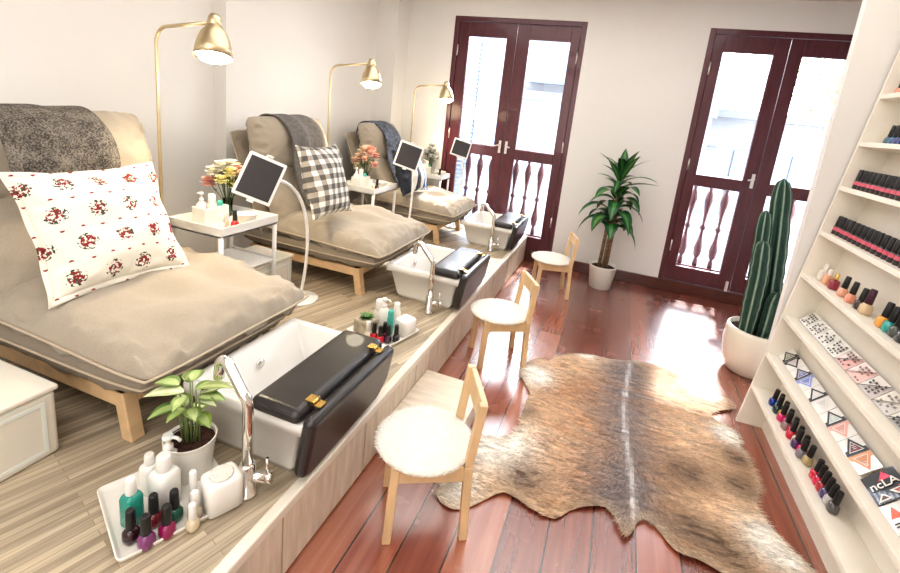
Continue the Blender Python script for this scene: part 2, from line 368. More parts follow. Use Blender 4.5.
# ------------------------------------------------------------------ lounge chairs
CH = [(-1.19, .845), (-1.19, 2.19), (-1.22, 3.45)]
def lounge():
    W = .70
    r = thing('lounge_chair', '', 'chair', (0,0,ZP))
    for y in (.02, W-.065):
        rail = MB().prism([(-.92,.115),(-.13,.115),(-.13,.165),(-.92,.165)], 0, .045).build('side_rail', M['beech'], r, bevel=.004)
        rail.rotation_euler = (PI/2,0,0); rail.location = (0, y+.045, 0)
        for xa, xb in ((-.172, -.147), (-.90,-.89)):
            g = MB(); s = .03 if xa > -.5 else -.03
            g.prism([(xa+s,0),(xb+s+.02 if s>0 else xb+.05+s,0),(xb+.02 if s>0 else xb+.05,.165),(xa,.165)], 0, .045)
            o = g.build('leg', M['beech'], r, bevel=.004); o.rotation_euler = (PI/2,0,0); o.location = (0, y+.046, 0)
    MB().box(-.16,-.12,.065,W-.065,.12,.155).build('crossbar', M['beech'], r, bevel=.003); MB().box(-.88,-.84,.065,W-.065,.12,.155).build('crossbar', M['beech'], r, bevel=.003)
    b = MB(); n = 9
    for k in range(n): x = -.83+k*.085; b.box(x, x+.045, .065, W-.065, .155, .165)
    b.build('slats', M['beech'], r)
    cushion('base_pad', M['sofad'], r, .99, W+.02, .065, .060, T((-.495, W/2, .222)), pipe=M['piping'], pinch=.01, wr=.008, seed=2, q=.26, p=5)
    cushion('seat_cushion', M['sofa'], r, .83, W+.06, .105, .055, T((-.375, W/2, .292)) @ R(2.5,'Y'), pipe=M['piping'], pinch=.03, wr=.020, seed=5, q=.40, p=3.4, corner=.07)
    def lean(x, z, ang):
        a = math.radians(ang); u = Vector((-math.cos(a), 0, math.sin(a))); n_ = Vector((math.sin(a), 0, math.cos(a)))
        return T((x, W/2, z)) @ Matrix((u, Vector((0,-1,0)), u.cross(Vector((0,-1,0))))).transposed().to_4x4() if u.cross(Vector((0,-1,0))).dot(n_) > 0 else T((x, W/2, z)) @ Matrix((u, Vector((0,1,0)), u.cross(Vector((0,1,0))))).transposed().to_4x4()
    cushion('back_pad', M['sofad'], r, .74, W, .06, .05, lean(-.935,.52,66), pipe=M['piping'], pinch=.02, wr=.008, seed=8, q=.4, p=4)
    cushion('back_cushion', M['sofa'], r, .54, W-.02, .11, .04, lean(-.80,.46,62), pinch=.02, wr=.014, seed=11, q=.42, p=3.4)
    cushion('head_cushion', M['sofa'], r, .37, W+.02, .125, .09, lean(-.90,.785,74), pinch=.03, wr=.020, seed=14, q=.5, p=2.4, corner=.08)
    return r
c0 = lounge(); c0.location = (CH[0][0], CH[0][1], ZP)
c0['label'] = 'nearest taupe lounge chair, with floral pillow and grey throw'; c0['group'] = 'taupe lounge chairs in a row on the platform'
copy_tree(c0, (CH[1][0], CH[1][1], ZP), None, 'middle taupe lounge chair, holding the checked pillow and plain grey throw', 'taupe lounge chairs in a row on the platform')
c3 = copy_tree(c0, (CH[2][0], CH[2][1], ZP), None, 'farthest taupe lounge chair, with blue striped pillow, by the doors', 'taupe lounge chairs in a row on the platform')
c3.scale = (.98,.88,.97)

# throws
def woven(name, c1, c2, sc=220, stripe=None):
    m, nt, b = NM(name); N = nt.nodes; L = nt.links
    tc = N.new('ShaderNodeTexCoord'); n = N.new('ShaderNodeTexNoise'); n.inputs['Scale'].default_value = sc; n.inputs['Detail'].default_value = 3; L.new(tc.outputs['Object'], n.inputs[0])
    n2 = N.new('ShaderNodeTexNoise'); n2.inputs['Scale'].default_value = sc/8; L.new(tc.outputs['Object'], n2.inputs[0])
    ad = N.new('ShaderNodeMath'); ad.operation = 'MULTIPLY_ADD'; L.new(n2.outputs[0], ad.inputs[0]); ad.inputs[1].default_value = .5; ad.inputs[2].default_value = -.25
    a2 = N.new('ShaderNodeMath'); L.new(n.outputs[0], a2.inputs[0]); L.new(ad.outputs[0], a2.inputs[1])
    r = ramp(N, [(.36, c1), (.66, c2)]); L.new(a2.outputs[0], r.inputs[0]); L.new(r.outputs[0], b.inputs['Base Color'])
    bp = N.new('ShaderNodeBump'); bp.inputs['Strength'].default_value = .6; bp.inputs['Distance'].default_value = .006; L.new(n.outputs[0], bp.inputs['Height']); L.new(bp.outputs[0], b.inputs['Normal'])
    b.inputs['Roughness'].default_value = .95
    return m
def throw(label, cx, cy, y0, y1, path, mt, seed, drift=0, sc=1):
    # path (x,z) relative to the chair origin, from behind over the head cushion and down the front
    P = [Vector((a, 0, b)) for a, b in path]; L = [0]
    for k in range(1, len(P)): L.append(L[-1] + (P[k]-P[k-1]).length)
    def at(t):
        d = t*L[-1]
        for k in range(1, len(P)):
            if d <= L[k] or k == len(P)-1:
                s = (d-L[k-1])/(L[k]-L[k-1])
                p0 = P[max(k-2,0)]; p1 = P[k-1]; p2 = P[k]; p3 = P[min(k+1,len(P)-1)]
                return .5*((2*p1) + (p2-p0)*s + (2*p0-5*p1+4*p2-p3)*s*s + (3*p1-p0-3*p2+p3)*s**3)
    mb = MB(); mb.smooth = True
    def fn(u, v):
        p = at(u); q = at(min(1, u+.01)) - at(max(0, u-.01)); nrm = Vector((-q.z, 0, q.x)); nrm = -nrm.normalized() if nrm.length else Vector((1,0,0))
        if nrm.x < 0 and u > .5: nrm = -nrm
        y = y0 + (y1-y0)*v + drift*u + .008*noise.noise(Vector((u*4, seed, v)))
        rip = .010*math.sin(v*13+seed+u*2) + .007*noise.noise(Vector((u*5, v*6, seed)))
        p = p + Vector((1,0,.3)).normalized()*(rip+.008)
        return (p.x, y, p.z)
    mb.grid(fn, 44, 26)
    o = mb.build('throw_blanket', mt, None, loc=(cx, cy, ZP), solid=.012)
    return tag(o, label, 'blanket')
PATH = [(-1.08,.62),(-1.065,.84),(-1.035,.94),(-.955,.968),(-.86,.950),(-.775,.885),(-.738,.80),(-.728,.70),(-.695,.60),(-.64,.50),(-.585,.43)]
throw('heathered charcoal grey woven throw draped over the nearest chair back', CH[0][0], CH[0][1], .10, .45, PATH[:8], woven('heather_grey', (.055,.048,.042), (.27,.24,.205), 170), 1.0)
throw('smooth grey throw hanging down the middle chair back', CH[1][0], CH[1][1], .20, .53, PATH, woven('plain_grey', (.11,.10,.095), (.20,.185,.17), 400), 2.3, drift=-.05)
tb = throw('navy blue and grey throw over the farthest chair back', CH[2][0], CH[2][1], .17, .46, PATH, woven('navy_grey', (.025,.03,.05), (.20,.22,.27), 260), 3.1)
tb.scale = (.98,.92,.97)

# printed pillow materials
def pillow_mat(kind):
    m, nt, b = NM(kind + '_pillow_print'); N = nt.nodes; L = nt.links; b.inputs['Roughness'].default_value = .9
    tc = N.new('ShaderNodeTexCoord'); sp = N.new('ShaderNodeSeparateXYZ'); L.new(tc.outputs['Object'], sp.inputs[0])
    def math_(op, a, bb, c=None):
        n = N.new('ShaderNodeMath'); n.operation = op
        for i, q in enumerate((a, bb, c)):
            if q is None: continue
            if isinstance(q, (int, float)): n.inputs[i].default_value = q
            else: L.new(q, n.inputs[i])
        return n.outputs[0]
    def mix(f, A, B):
        n = N.new('ShaderNodeMix'); n.data_type = 'RGBA'; L.new(f, n.inputs['Factor'])
        for nm, q in (('A', A), ('B', B)):
            if isinstance(q, tuple): n.inputs[nm].default_value = (*q, 1)
            else: L.new(q, n.inputs[nm])
        return n.outputs['Result']
    X, Y = sp.outputs['X'], sp.outputs['Y']
    if kind == 'checked':
        fx = math_('LESS_THAN', math_('FRACT', math_('MULTIPLY', X, 17), None), .5); fy = math_('LESS_THAN', math_('FRACT', math_('MULTIPLY', Y, 17), None), .5)
        s = math_('MULTIPLY', math_('ADD', fx, fy), .5); r = ramp(N, [(0, (.82,.79,.72)), (.5, (.38,.35,.31)), (1, (.12,.115,.11))]); L.new(s, r.inputs[0]); col = r.outputs[0]
    elif kind == 'striped':
        r = ramp(N, [(0,(.02,.025,.045))]); r.color_ramp.interpolation = 'CONSTANT'
        stops = [(0,(.018,.022,.035)),(.28,(.75,.72,.66)),(.42,(.03,.04,.07)),(.48,(.10,.10,.10)),(.55,(.80,.79,.76)),(.66,(.04,.13,.30)),(.74,(.8,.79,.76)),(.80,(.05,.16,.36)),(.88,(.8,.8,.78)),(.95,(.04,.13,.3))]
        e = r.color_ramp.elements
        while len(e) < len(stops): e.new(.99)
        for k, (p, c) in enumerate(stops): e[k].position = p; e[k].color = (*c, 1)
        L.new(math_('MULTIPLY_ADD', X, 2.3, .5), r.inputs[0]); col = r.outputs[0]
    else:
        # rose sprigs on a staggered lattice, drawn in the cloth
        cw = .105
        row = math_('FLOOR', math_('DIVIDE', Y, cw), None)
        off = math_('MULTIPLY', math_('FRACT', math_('MULTIPLY', row, .5), None), cw)
        lx = math_('SUBTRACT', math_('FRACT', math_('DIVIDE', math_('ADD', X, off), cw), None), .5)
        ly = math_('SUBTRACT', math_('FRACT', math_('DIVIDE', Y, cw), None), .5)
        d = math_('SQRT', math_('ADD', math_('MULTIPLY', lx, lx), math_('MULTIPLY', ly, ly)), None)
        nz = N.new('ShaderNodeTexNoise'); nz.inputs['Scale'].default_value = 110; L.new(tc.outputs['Object'], nz.inputs[0])
        nz2 = N.new('ShaderNodeTexNoise'); nz2.inputs['Scale'].default_value = 95; nz2.noise_dimensions = '4D'; nz2.inputs['W'].default_value = 3; L.new(tc.outputs['Object'], nz2.inputs[0])
        vr = N.new('ShaderNodeTexVoronoi'); vr.inputs['Scale'].default_value = 130; L.new(tc.outputs['Object'], vr.inputs[0])
        red = math_('MULTIPLY', math_('LESS_THAN', d, .20), math_('GREATER_THAN', nz.outputs[0], .50))
        grn = math_('MULTIPLY', math_('LESS_THAN', d, .27), math_('GREATER_THAN', nz2.outputs[0], .54))
        # small buds between
        lx2 = math_('ABSOLUTE', lx, None); b2 = math_('SQRT', math_('ADD', math_('POWER', math_('SUBTRACT', lx2, .5), 2), math_('POWER', math_('SUBTRACT', math_('ABSOLUTE', ly, None), .5), 2)), None)
        bud = math_('MULTIPLY', math_('LESS_THAN', b2, .06), 1)
        c = mix(grn, (.84,.80,.70), (.055,.075,.045)); c = mix(red, c, (.27,.025,.03)); col = mix(bud, c, (.30,.05,.05))
    L.new(col, b.inputs['Base Color'])
    n = N.new('ShaderNodeTexNoise'); n.inputs['Scale'].default_value = 300; L.new(tc.outputs['Object'], n.inputs[0]); bp = N.new('ShaderNodeBump'); bp.inputs['Strength'].default_value = .15; bp.inputs['Distance'].default_value = .005; L.new(n.outputs[0], bp.inputs['Height']); L.new(bp.outputs[0], b.inputs['Normal'])
    return m
def pillow(label, kind, TL, TR, BR, BL, thick, seed, flange=0):
    TL, TR, BR, BL = map(Vector, (TL, TR, BR, BL)); c = (TL+TR+BR+BL)/4
    ex = ((TR-TL)+(BR-BL)).normalized(); ey = ((TL-BL)+(TR-BR)); ey = (ey - ex*ey.dot(ex)).normalized(); ez = ex.cross(ey)
    w = ((TR-TL).length + (BR-BL).length)/2; h = ((TL-BL).length + (TR-BR).length)/2
    rot = Matrix((ex, ey, ez)).transposed().to_4x4()
    mb = cushion_mb(w, h, thick*.55, thick*.45, pinch=.09, wr=.014, seed=seed, q=.6, p=2.4, corner=0)
    m = pillow_mat(kind); o = mb.build('throw_pillow', m)
    o.matrix_world = T(c) @ rot
    if flange:
        fl = MB(); q = edge_path(w, h, .09, corner=0); n = len(q)-1
        a = [fl.pt((p[0]*.97, p[1]*.97, 0)) for p in q[:-1]]; b = [fl.pt((p[0]*1.09, p[1]*1.09, .007*math.sin(k*.9))) for k, p in enumerate(q[:-1])]
        fl.smooth = True
        for k in range(n): fl.face([a[k], b[k], b[(k+1)%n], a[(k+1)%n]])
        fl.build('flange', m, o, solid=.004)
    return tag(o, label, 'pillow')
pillow('white pillow printed with small red rose sprigs on nearest chair', 'floral', (-1.82,.870,1.035), (-1.76,1.285,1.030), (-1.59,1.335,.67), (-1.60,.885,.655), .17, 3, flange=1)
pillow('black and cream gingham checked pillow on the middle chair', 'checked', (-1.66,2.01,1.105), (-1.66,2.39,1.10), (-1.52,2.46,.70), (-1.52,2.08,.71), .15, 6)
pillow('cream and blue striped pillow on the farthest chair', 'striped', (-1.72,3.25,1.02), (-1.70,3.70,1.02), (-1.56,3.74,.66), (-1.58,3.27,.66), .14, 9)

# ------------------------------------------------------------------ foot tubs
def tub(x1, y0):
    r = thing('foot_bath', '', 'foot bath', (x1, y0, ZP))
    W, D, Hh = .44, .50, .195       # x extent, y extent
    def ring(inset, z, fl=0):
        a, b, c, d = -W-.0+inset+fl, 0-inset-fl*.45, 0+inset, D-inset; rr = .014; pts = []
        for cx, cy, a0 in ((b-rr, d-rr, 0), (a+rr, d-rr, 90), (a+rr, c+rr, 180), (b-rr, c+rr, 270)):
            for k in range(5): t = math.radians(a0+k*22.5); pts.append((cx+rr*math.cos(t), cy+rr*math.sin(t), z))
        return pts
    prof = [(.012,0,.07),(.0,.03,.06),(.0,Hh-.035,.012),(-.014,Hh-.033,0),(-.014,Hh,0),(-.008,Hh+.004,0),(.012,Hh+.004,0),(.018,Hh-.004,.005),(.030,.06,.05),(.045,.03,.07)]
    mb = MB(); mb.smooth = True; R_ = [[mb.pt(p) for p in ring(i, z, f)] for i, z, f in prof]; n = len(R_[0])
    for k in range(len(R_)-1):
        for j in range(n): mb.face([R_[k][j], R_[k][(j+1)%n], R_[k+1][(j+1)%n], R_[k+1][j]])
    mb.face(R_[0][::-1]); mb.face(R_[-1])
    mb.build('basin', M['tub'], r)
    MB().lathe([(.022,.031),(.022,.034),(.008,.034)], -.10, .12, 0, 16).build('drain', M['chrome'], r)
    m = MB(); m.M = T((-W+.053, .25, .14)) @ R(90,'Y') ; m.lathe([(.018,0),(.018,.008),(.006,.010)], n=16); m.build('overflow', M['chrome'], r)
    return r
TB = [(-.735, .975), (-.735, 2.315), (-.745, 3.66)]
t0 = tub(*TB[0]); t0['label'] = 'white rectangular foot bath nearest the camera beside the variegated plant'; t0['group'] = 'white foot baths on the platform edge'
copy_tree(t0, (*TB[1], ZP), None, 'white foot bath in front of the middle lounge chair', 'white foot baths on the platform edge')
copy_tree(t0, (*TB[2], ZP), None, 'white foot bath nearest the glass doors', 'white foot baths on the platform edge')

def footrest():
    r = thing('folding_footrest', '', 'footrest', (0,0,0))
    D = .50
    def pad(x0, x1, z0, z1, M4):
        mb = MB(); mb.M = M4; mb.box(x0, x1, -D/2, D/2, z0, z1); return mb
    # top pad rests on the rim; hanging pad over the front
    a = pad(-.178, 0, 0, .050, None); o = a.build('top_pad', M['black'], r, bevel=.0245, seg=5)
    b = pad(.004, .060, -.175, .045, Matrix.Identity(4)); b = MB(); b.prism([(-D/2,-.165),(-D/2,.040),(D/2,.040),(D/2,-.10),(D/2-.06,-.165),(-D/2+.04,-.185)], 0, .044)
    o = b.build('hanging_pad', M['black'], r, bevel=.022, seg=4)
    o.rotation_euler = (Matrix.Rotation(math.radians(9), 3, 'Y') @ Matrix(((0,0,1),(1,0,0),(0,1,0)))).to_euler(); o.location = (.004,0,0)
    for y in (-.175, .175):
        h = MB(); h.box(-.024, .0, y-.016, y+.016, .0495, .053).box(.008, .03, y-.016, y+.016, .0405, .044)
        h.tube([(.003, y-.016, .050), (.003, y+.016, .050)], .005, 8); h.build('hinge', M['gold'], r)
    return r
f0 = footrest(); f0.location = (-.727, 1.195, ZP+.199)
f0['label'] = 'black padded folding footrest over the nearest foot bath, gold hinges facing up'; f0['group'] = 'black folding footrests'
copy_tree(f0, (-.727, 2.535, ZP+.199), None, 'black padded folding footrest on the middle foot bath', 'black folding footrests')
copy_tree(f0, (-.737, 3.88, ZP+.199), None, 'black padded folding footrest on the foot bath by the doors', 'black folding footrests')

def faucet():
    r = thing('faucet', '', 'faucet', (0,0,0))
    MB().lathe([(.028,0),(.028,.01),(.022,.014),(.022,.10),(.018,.106)], n=20).build('base', M['chrome'], r)
    path = [(0,0,.10),(0,0,.24),(0,0,.285)]
    for k in range(1, 7): a = k/6*math.radians(50); path.append((-.045*(1-math.cos(a)), .0, .285+.045*math.sin(a)))
    ex, ez = path[-1][0], path[-1][2]
    path += [(ex-.05, .012, ez+.045)]
    cx, cz = ex-.05, ez+.045
    for k in range(1, 9): a = k/8; path.append((cx-.055*a-.0, .012+.01*a, cz+.03*math.sin(a*2.4)-.012*a))
    q = path[-1]; path += [(q[0]-.004, q[1], q[2]-.03), (q[0]-.004, q[1], q[2]-.05)]
    MB().tube(path, .0145, 14).build('spout', M['chrome'], r)
    m = MB(); m.tube([(.0,-.0,.06),(.05,.02,.06)], .016, 12); m.tube([(.05,.02,.06),(.064,.026,.06)], .018, 12); m.tube([(.052,.021,.07),(.050,.02,.125)], .0045, 8)
    m.build('lever', M['chrome'], r)
    return r
F = faucet(); F.location = (-.835, .872, ZP); F['label'] = 'chrome gooseneck faucet beside the variegated potted plant'; F['group'] = 'chrome gooseneck faucets'
copy_tree(F, (-.86, 2.225, ZP), None, 'chrome gooseneck faucet at the middle foot bath', 'chrome gooseneck faucets')
copy_tree(F, (-.885, 3.58, ZP), None, 'chrome gooseneck faucet at the foot bath by the doors', 'chrome gooseneck faucets')

# ------------------------------------------------------------------ low step
st = thing('step_platform', 'pale wood low step against the platform behind the nearest stool', 'step', (-.714, 1.50, 0))
MB().box(.003, .30, 0, .40, .105, .125).build('tread', M['plinth'], st, bevel=.002)
MB().box(.01, .29, .01, .03, 0, .105).box(.01, .29, .37, .39, 0, .105).box(.27,.29,.03,.37,0,.105).build('side_panels', M['plinth'], st)

# ------------------------------------------------------------------ stools
def stool():
    r = thing('wooden_stool_chair', '', 'chair', (0,0,0)); w, d = .262, .245; a = .032
    # local x toward the backrest, y depth; origin = centre of the legs
    for sx in (-1, 1):
        for sy in (-1, 1):
            g = MB(); h = .275 if sx < 0 else .505
            xb, yb = sx*(w/2-.012), sy*(d/2-.012)
            b = [(xb+sx*.012*k, yb) for k in (0,)][0]
            g.bar((xb+sx*.008, yb+sy*.004, 0), (xb-sx*.002, yb-sy*.002, min(h,.28)), .028, .028, up=(0,1,0))
            if sx > 0: g.bar((xb-sx*.002, yb-sy*.002, .28), (xb+.022, yb-sy*.002, h), .028, .024, up=(0,1,0))
            g.build('leg' if sx < 0 else 'back_leg', M['birch'], r, bevel=.003)
    ap = MB()
    ap.box(-w/2+.02, w/2-.02, -d/2+.004, -d/2+.022, .225, .275).box(-w/2+.02, w/2-.02, d/2-.022, d/2-.004, .225, .275)
    ap.box(-w/2+.006, -w/2+.024, -d/2+.02, d/2-.02, .225, .275).box(w/2-.026, w/2-.008, -d/2+.02, d/2-.02, .225, .275)
    ap.build('apron', M['birch'], r, bevel=.002)
    MB().box(-w/2+.0, w/2-.03, -d/2+.0, d/2-.0, .2755, .287).build('seat', M['birch'], r, bevel=.004)
    sl = MB().box(w/2-.004, w/2+.016, -d/2+.022, d/2-.022, .430, .504).build('backrest', M['birch'], r, bevel=.003)
    sl.rotation_euler = (0, .09, 0); sl.location = (-.034,0,.012)
    return r
def fleece(loc, rz, label, rad=.165, thick=.02, sq=0):
    mb = MB(); mb.smooth = True; n = 72; rows = []
    for k, (f, z) in enumerate(((.0,thick),(.3,thick),(.6,thick*.98),(.85,thick*.9),(.95,thick*.7),(1.0,thick*.35),(.985,.0),(.5,.0))):
        rows.append([mb.pt((f*rad*(1+.02*noise.noise(Vector((math.cos(t)*5,math.sin(t)*5,k))))*math.cos(t)*(1.0 if not sq else .98), f*rad*(1+.02*noise.noise(Vector((math.cos(t)*6,math.sin(t)*6,1))))*math.sin(t), z+.002*noise.noise(Vector((f*9*math.cos(t),f*9*math.sin(t),2))))) for t in [2*PI*j/n for j in range(n)]])
    for k in range(len(rows)-1):
        for j in range(n): mb.face([rows[k][j], rows[k+1][j], rows[k+1][(j+1)%n], rows[k][(j+1)%n]])
    # tufted pile at the rim and on top
    mb.smooth = False
    for k in range(2600):
        t = random.uniform(0, 2*PI); f = random.uniform(.88,1.0) if k % 2 else math.sqrt(random.random())
        x, y = f*rad*math.cos(t), f*rad*math.sin(t); z = thick*(1 if f < .85 else .5)
        l = random.uniform(.006,.011); dx, dy = (math.cos(t)*f, math.sin(t)*f); s = .0016
        mb.face([mb.pt((x-dy*s, y+dx*s, z-.002)), mb.pt((x+dy*s, y-dx*s, z-.002)), mb.pt((x+dx*l+random.gauss(0,.003), y+dy*l+random.gauss(0,.003), z+.004*(1-f)+random.gauss(0,.002)))])
    o = mb.build('seat_fleece', M['fleece'], None, loc=loc); o.rotation_euler = (0,0,rz)
    return tag(o, label, 'seat cover', 'round cream seat covers')
ST = [((-.440, 1.275), 28, 'nearest small birch chair, beside the low step', 'round cream fleece seat cover on the nearest small chair'),
      ((-.475, 2.405), 30, 'middle small birch chair, facing the middle foot bath', 'round cream seat cover on the middle small chair'),
      ((-.355, 3.625), 18, 'farthest small birch chair, near the door and potted palm', 'round white seat cover on the farthest small chair')]
s0 = None
for (x, y), a, lb, lf in ST:
    if s0 is None: s0 = stool(); s0.location = (x,y,0); s0.rotation_euler = (0,0,math.radians(a)); s0['label'] = lb; s0['group'] = 'small birch chairs along the platform'
    else: copy_tree(s0, (x,y,0), (0,0,math.radians(a)), lb, 'small birch chairs along the platform')
    ca, sa = math.cos(math.radians(a)), math.sin(math.radians(a))
    fleece((x-.018*ca, y-.018*sa, .2875), math.radians(a), lf)

# ------------------------------------------------------------------ side tables and lamps
def side_table(wx=.32, wy=.37, h=.485):
    r = thing('side_table', '', 'table', (0,0,0))   # origin: near right leg corner
    for x in (-.012, -wx+.012):
        for y in (.012, wy-.012): MB().tube([(x,y,0),(x,y,h)], .011, 10).build('leg', M['metalw'], r)
    m = MB(); m.box(-wx, 0, 0, wy, h-.045, h-.035)
    m.box(-wx, 0, 0, .006, h-.045, h+.004).box(-wx, 0, wy-.006, wy, h-.045, h+.004).box(-wx, -wx+.006, .006, wy-.006, h-.045, h+.004).box(-.006, 0, .006, wy-.006, h-.045, h+.004)
    m.build('tray_top', M['metalw'], r, bevel=.002)
    MB().box(-wx+.01, -.01, .01, wy-.01, .235, .243).box(-wx+.01,-.01,.01,.016,.225,.255).box(-wx+.01,-.01,wy-.016,wy-.01,.225,.255).build('lower_shelf', M['metalw'], r)
    return r
TT = [(-1.645, 1.545, .37), (-1.665, 2.945, .37), (-1.58, 4.07, .25)]
tb0 = side_table(); tb0.location = (TT[0][0], TT[0][1], ZP); tb0['label'] = 'white metal side table beside the nearest lounge chair'; tb0['group'] = 'white side tables between the lounge chairs'
copy_tree(tb0, (TT[1][0], TT[1][1], ZP), None, 'white metal side table beyond the middle lounge chair', 'white side tables between the lounge chairs')
tt3 = side_table(.30, .24, .485); tt3.location = (TT[2][0], TT[2][1], ZP); tag(tt3, 'white side table in the corner by the left double door', 'table', 'white side tables between the lounge chairs')

def lamp():
    r = thing('floor_lamp', '', 'lamp', (0,0,0))     # origin at base, arm reaches +x
    MB().lathe([(.125,0),(.125,.012),(.12,.02),(.02,.026),(.012,.05)], n=32).build('base', M['brass'], r)
    path = [(0,0,.02),(0,0,.6),(0,0,1.24)]
    for k in range(1, 9): a = k/8*PI/2; path.append((.07*(1-math.cos(a)), 0, 1.24+.07*math.sin(a)))
    path.append((.30,0,1.335))
    MB().tube(path, .0075, 12).build('pole', M['brass'], r)
    h = MB(); h.M = T((.335,0,1.325)) @ R(-10,'Y') @ R(-12,'X')
    h.lathe([(.0,.045),(.020,.043),(.026,.03),(.028,.0),(.024,-.005)], n=24); h.tube([(-.04,0,.008),(0,0,.008)], .011, 10)
    kn = h.build('joint', M['brass'], r)
    s = MB(); s.smooth = True; s.M = T((.335,0,1.325)) @ R(-10,'Y') @ R(-12,'X')
    s.lathe([(.024,.004),(.034,-.008),(.050,-.030),(.062,-.060),(.070,-.095),(.075,-.130),(.0735,-.130),(.068,-.095),(.060,-.060),(.048,-.032),(.030,-.014),(.0,-.010)], n=36, cap=False)
    sd = s.build('lamp_shade', M['brass'], r)
    b = MB(); b.M = T((.335,0,1.325)) @ R(-10,'Y') @ R(-12,'X'); b.lathe([(0,-.03),(.03,-.05),(.052,-.09),(.066,-.122),(.050,-.142),(0,-.150)], n=24, cap=False); b.build('light_bulb', M['bulb'], r)
    return r
LP = [(-2.02, 1.555), (-2.08, 2.93), (-1.93, 4.05)]
l0 = lamp(); l0.location = (*LP[0], ZP-.0); l0['label'] = 'lit brass arc floor lamp behind the nearest side table'; l0['group'] = 'brass floor lamps'
l0.scale = (1,1,1.03)
copy_tree(l0, (*LP[1], ZP), None, 'lit brass floor lamp standing behind the middle lounge chair', 'brass floor lamps')
l3_ = copy_tree(l0, (*LP[2], ZP), None, 'lit brass floor lamp near the left double door', 'brass floor lamps')
l3_.scale = (.95,.95,1.0)
for k, (x, y) in enumerate(LP):
    d = bpy.data.lights.new('lamp_glow', 'SPOT'); d.energy = 15 if k == 0 else 12; d.color = (1,.80,.52); d.shadow_soft_size = .05; d.spot_size = math.radians(125); d.spot_blend = .7
    o = bpy.data.objects.new('lamp_glow', d); COL.objects.link(o); o.location = (x+.345, y, ZP+1.15)
    d2 = bpy.data.lights.new('lamp_halo', 'POINT'); d2.energy = 1.6; d2.color = (1,.82,.55); d2.shadow_soft_size = .08
    o2 = bpy.data.objects.new('lamp_halo', d2); COL.objects.link(o2); o2.location = (x+.20, y, ZP+1.10)

# storage boxes
def sbox(loc, label, wx=.50, wy=.46, h=.225):
    r = thing('storage_box', label, 'storage box', loc, 0, 'frosted plastic storage boxes')
    MB().box(-wx, 0, -wy, 0, 0, h-.018).build('body', M['boxp'], r, bevel=.012, seg=3)
    MB().box(-wx-.006, .006, -wy-.006, .006, h-.017, h).build('lid', M['boxp'], r, bevel=.006)
    q = MB(); q.box(.0005, .003, -wy+.03, -wy+.04, .02, h-.04).box(.0005, .003, -.04, -.03, .02, h-.04).box(.0005,.003,-wy+.03,-.03,.02,.03).box(.0005,.003,-wy+.03,-.03,h-.05,h-.04)
    q.build('drawer_rim', M['plasticw'], r)
    return r
sbox((-1.44, .762, ZP), 'large frosted white storage box at the left edge beside the nearest chair')
sbox((-1.682, 2.085, ZP), 'frosted white storage box under the nearest side table', .265, .47, .215)

# tablets on curved stands
def tablet(c, TLd, label, slabel, foot, sc=1):
    TL, TR, BR, BL = [Vector(p) for p in TLd]; c = (TL+TR+BR+BL)/4
    ex = ((TR-TL)+(BR-BL)).normalized(); ey = (TL-BL)+(TR-BR); ey = (ey-ex*ey.dot(ex)).normalized(); ez = ex.cross(ey)
    w = ((TR-TL).length+(BR-BL).length)/2; h = ((TL-BL).length+(TR-BR).length)/2
    rot = Matrix((ex,ey,ez)).transposed().to_4x4()
    r = thing('tablet', label, 'tablet', (0,0,0), 0, 'tablets on curved stands'); r.matrix_world = T(c) @ rot
    MB().box(-w/2, w/2, -h/2, h/2, -.008, 0).build('frame', M['metalw'], r, bevel=.004)
    MB().box(-w/2+.012, w/2-.012, -h/2+.014, h/2-.014, 0, .0015).build('screen', M['slate'], r)
    s = thing('tablet_stand', slabel, 'stand', (*foot, ZP), 0, 'curved white tablet stands')
    f = Vector((*foot, ZP)); back = c - ez*.03 - f
    MB().lathe([(.10,0),(.10,.008),(.095,.012),(.01,.014)], n=32).build('base', M['metalw'], s)
    p0 = Vector((0,0,.012)); p1 = Vector((0.03,.05,.28)); p2 = Vector((.02,.07,.56)); p3 = Vector((back.x, back.y, back.z))
    pts = []
    for k in range(25):
        t = k/24; pts.append(p0*(1-t)**3 + 3*p1*t*(1-t)**2 + 3*(p2+Vector((0,0,.16)))*t*t*(1-t) + p3*t**3)
    MB().tube(pts, .0085, 10).build('arm', M['metalw'], s)
    m = MB(); a = c - ez*.012 - f; m.bar(a - ey*(h/2+.008), a + ey*(h/2+.008), .03, .006, up=ez); m.bar(a+ey*(h/2+.008), a+ey*(h/2+.008)+ez*.022, .03, .006, up=ey); m.bar(a-ey*(h/2+.008), a-ey*(h/2+.008)+ez*.022, .03, .006, up=ey); m.bar(a, p3, .025, .025)
    m.build('clamp', M['metalw'], s, bevel=.002)
tablet(None, [(-1.525,1.598,1.112),(-1.406,1.70,1.062),(-1.433,1.599,.875),(-1.551,1.507,.947)], 'white framed tablet with dark screen above the nearest side table', 'curved white floor stand carrying the nearest tablet', (-1.55,1.99))
tablet(None, [(-1.55,3.122,1.119),(-1.391,3.202,1.071),(-1.439,3.131,.895),(-1.599,3.051,.945)], 'white framed tablet with dark screen before the farthest chair', 'curved white floor stand carrying the middle tablet', (-1.52,3.22))
tablet(None, [(-1.467,4.054,1.128),(-1.307,4.119,1.09),(-1.356,4.066,.942),(-1.507,4.006,.982)], 'small tablet with dark blue screen against the left double door', 'curved white floor stand carrying the tablet nearest the doors', (-1.42,4.12))

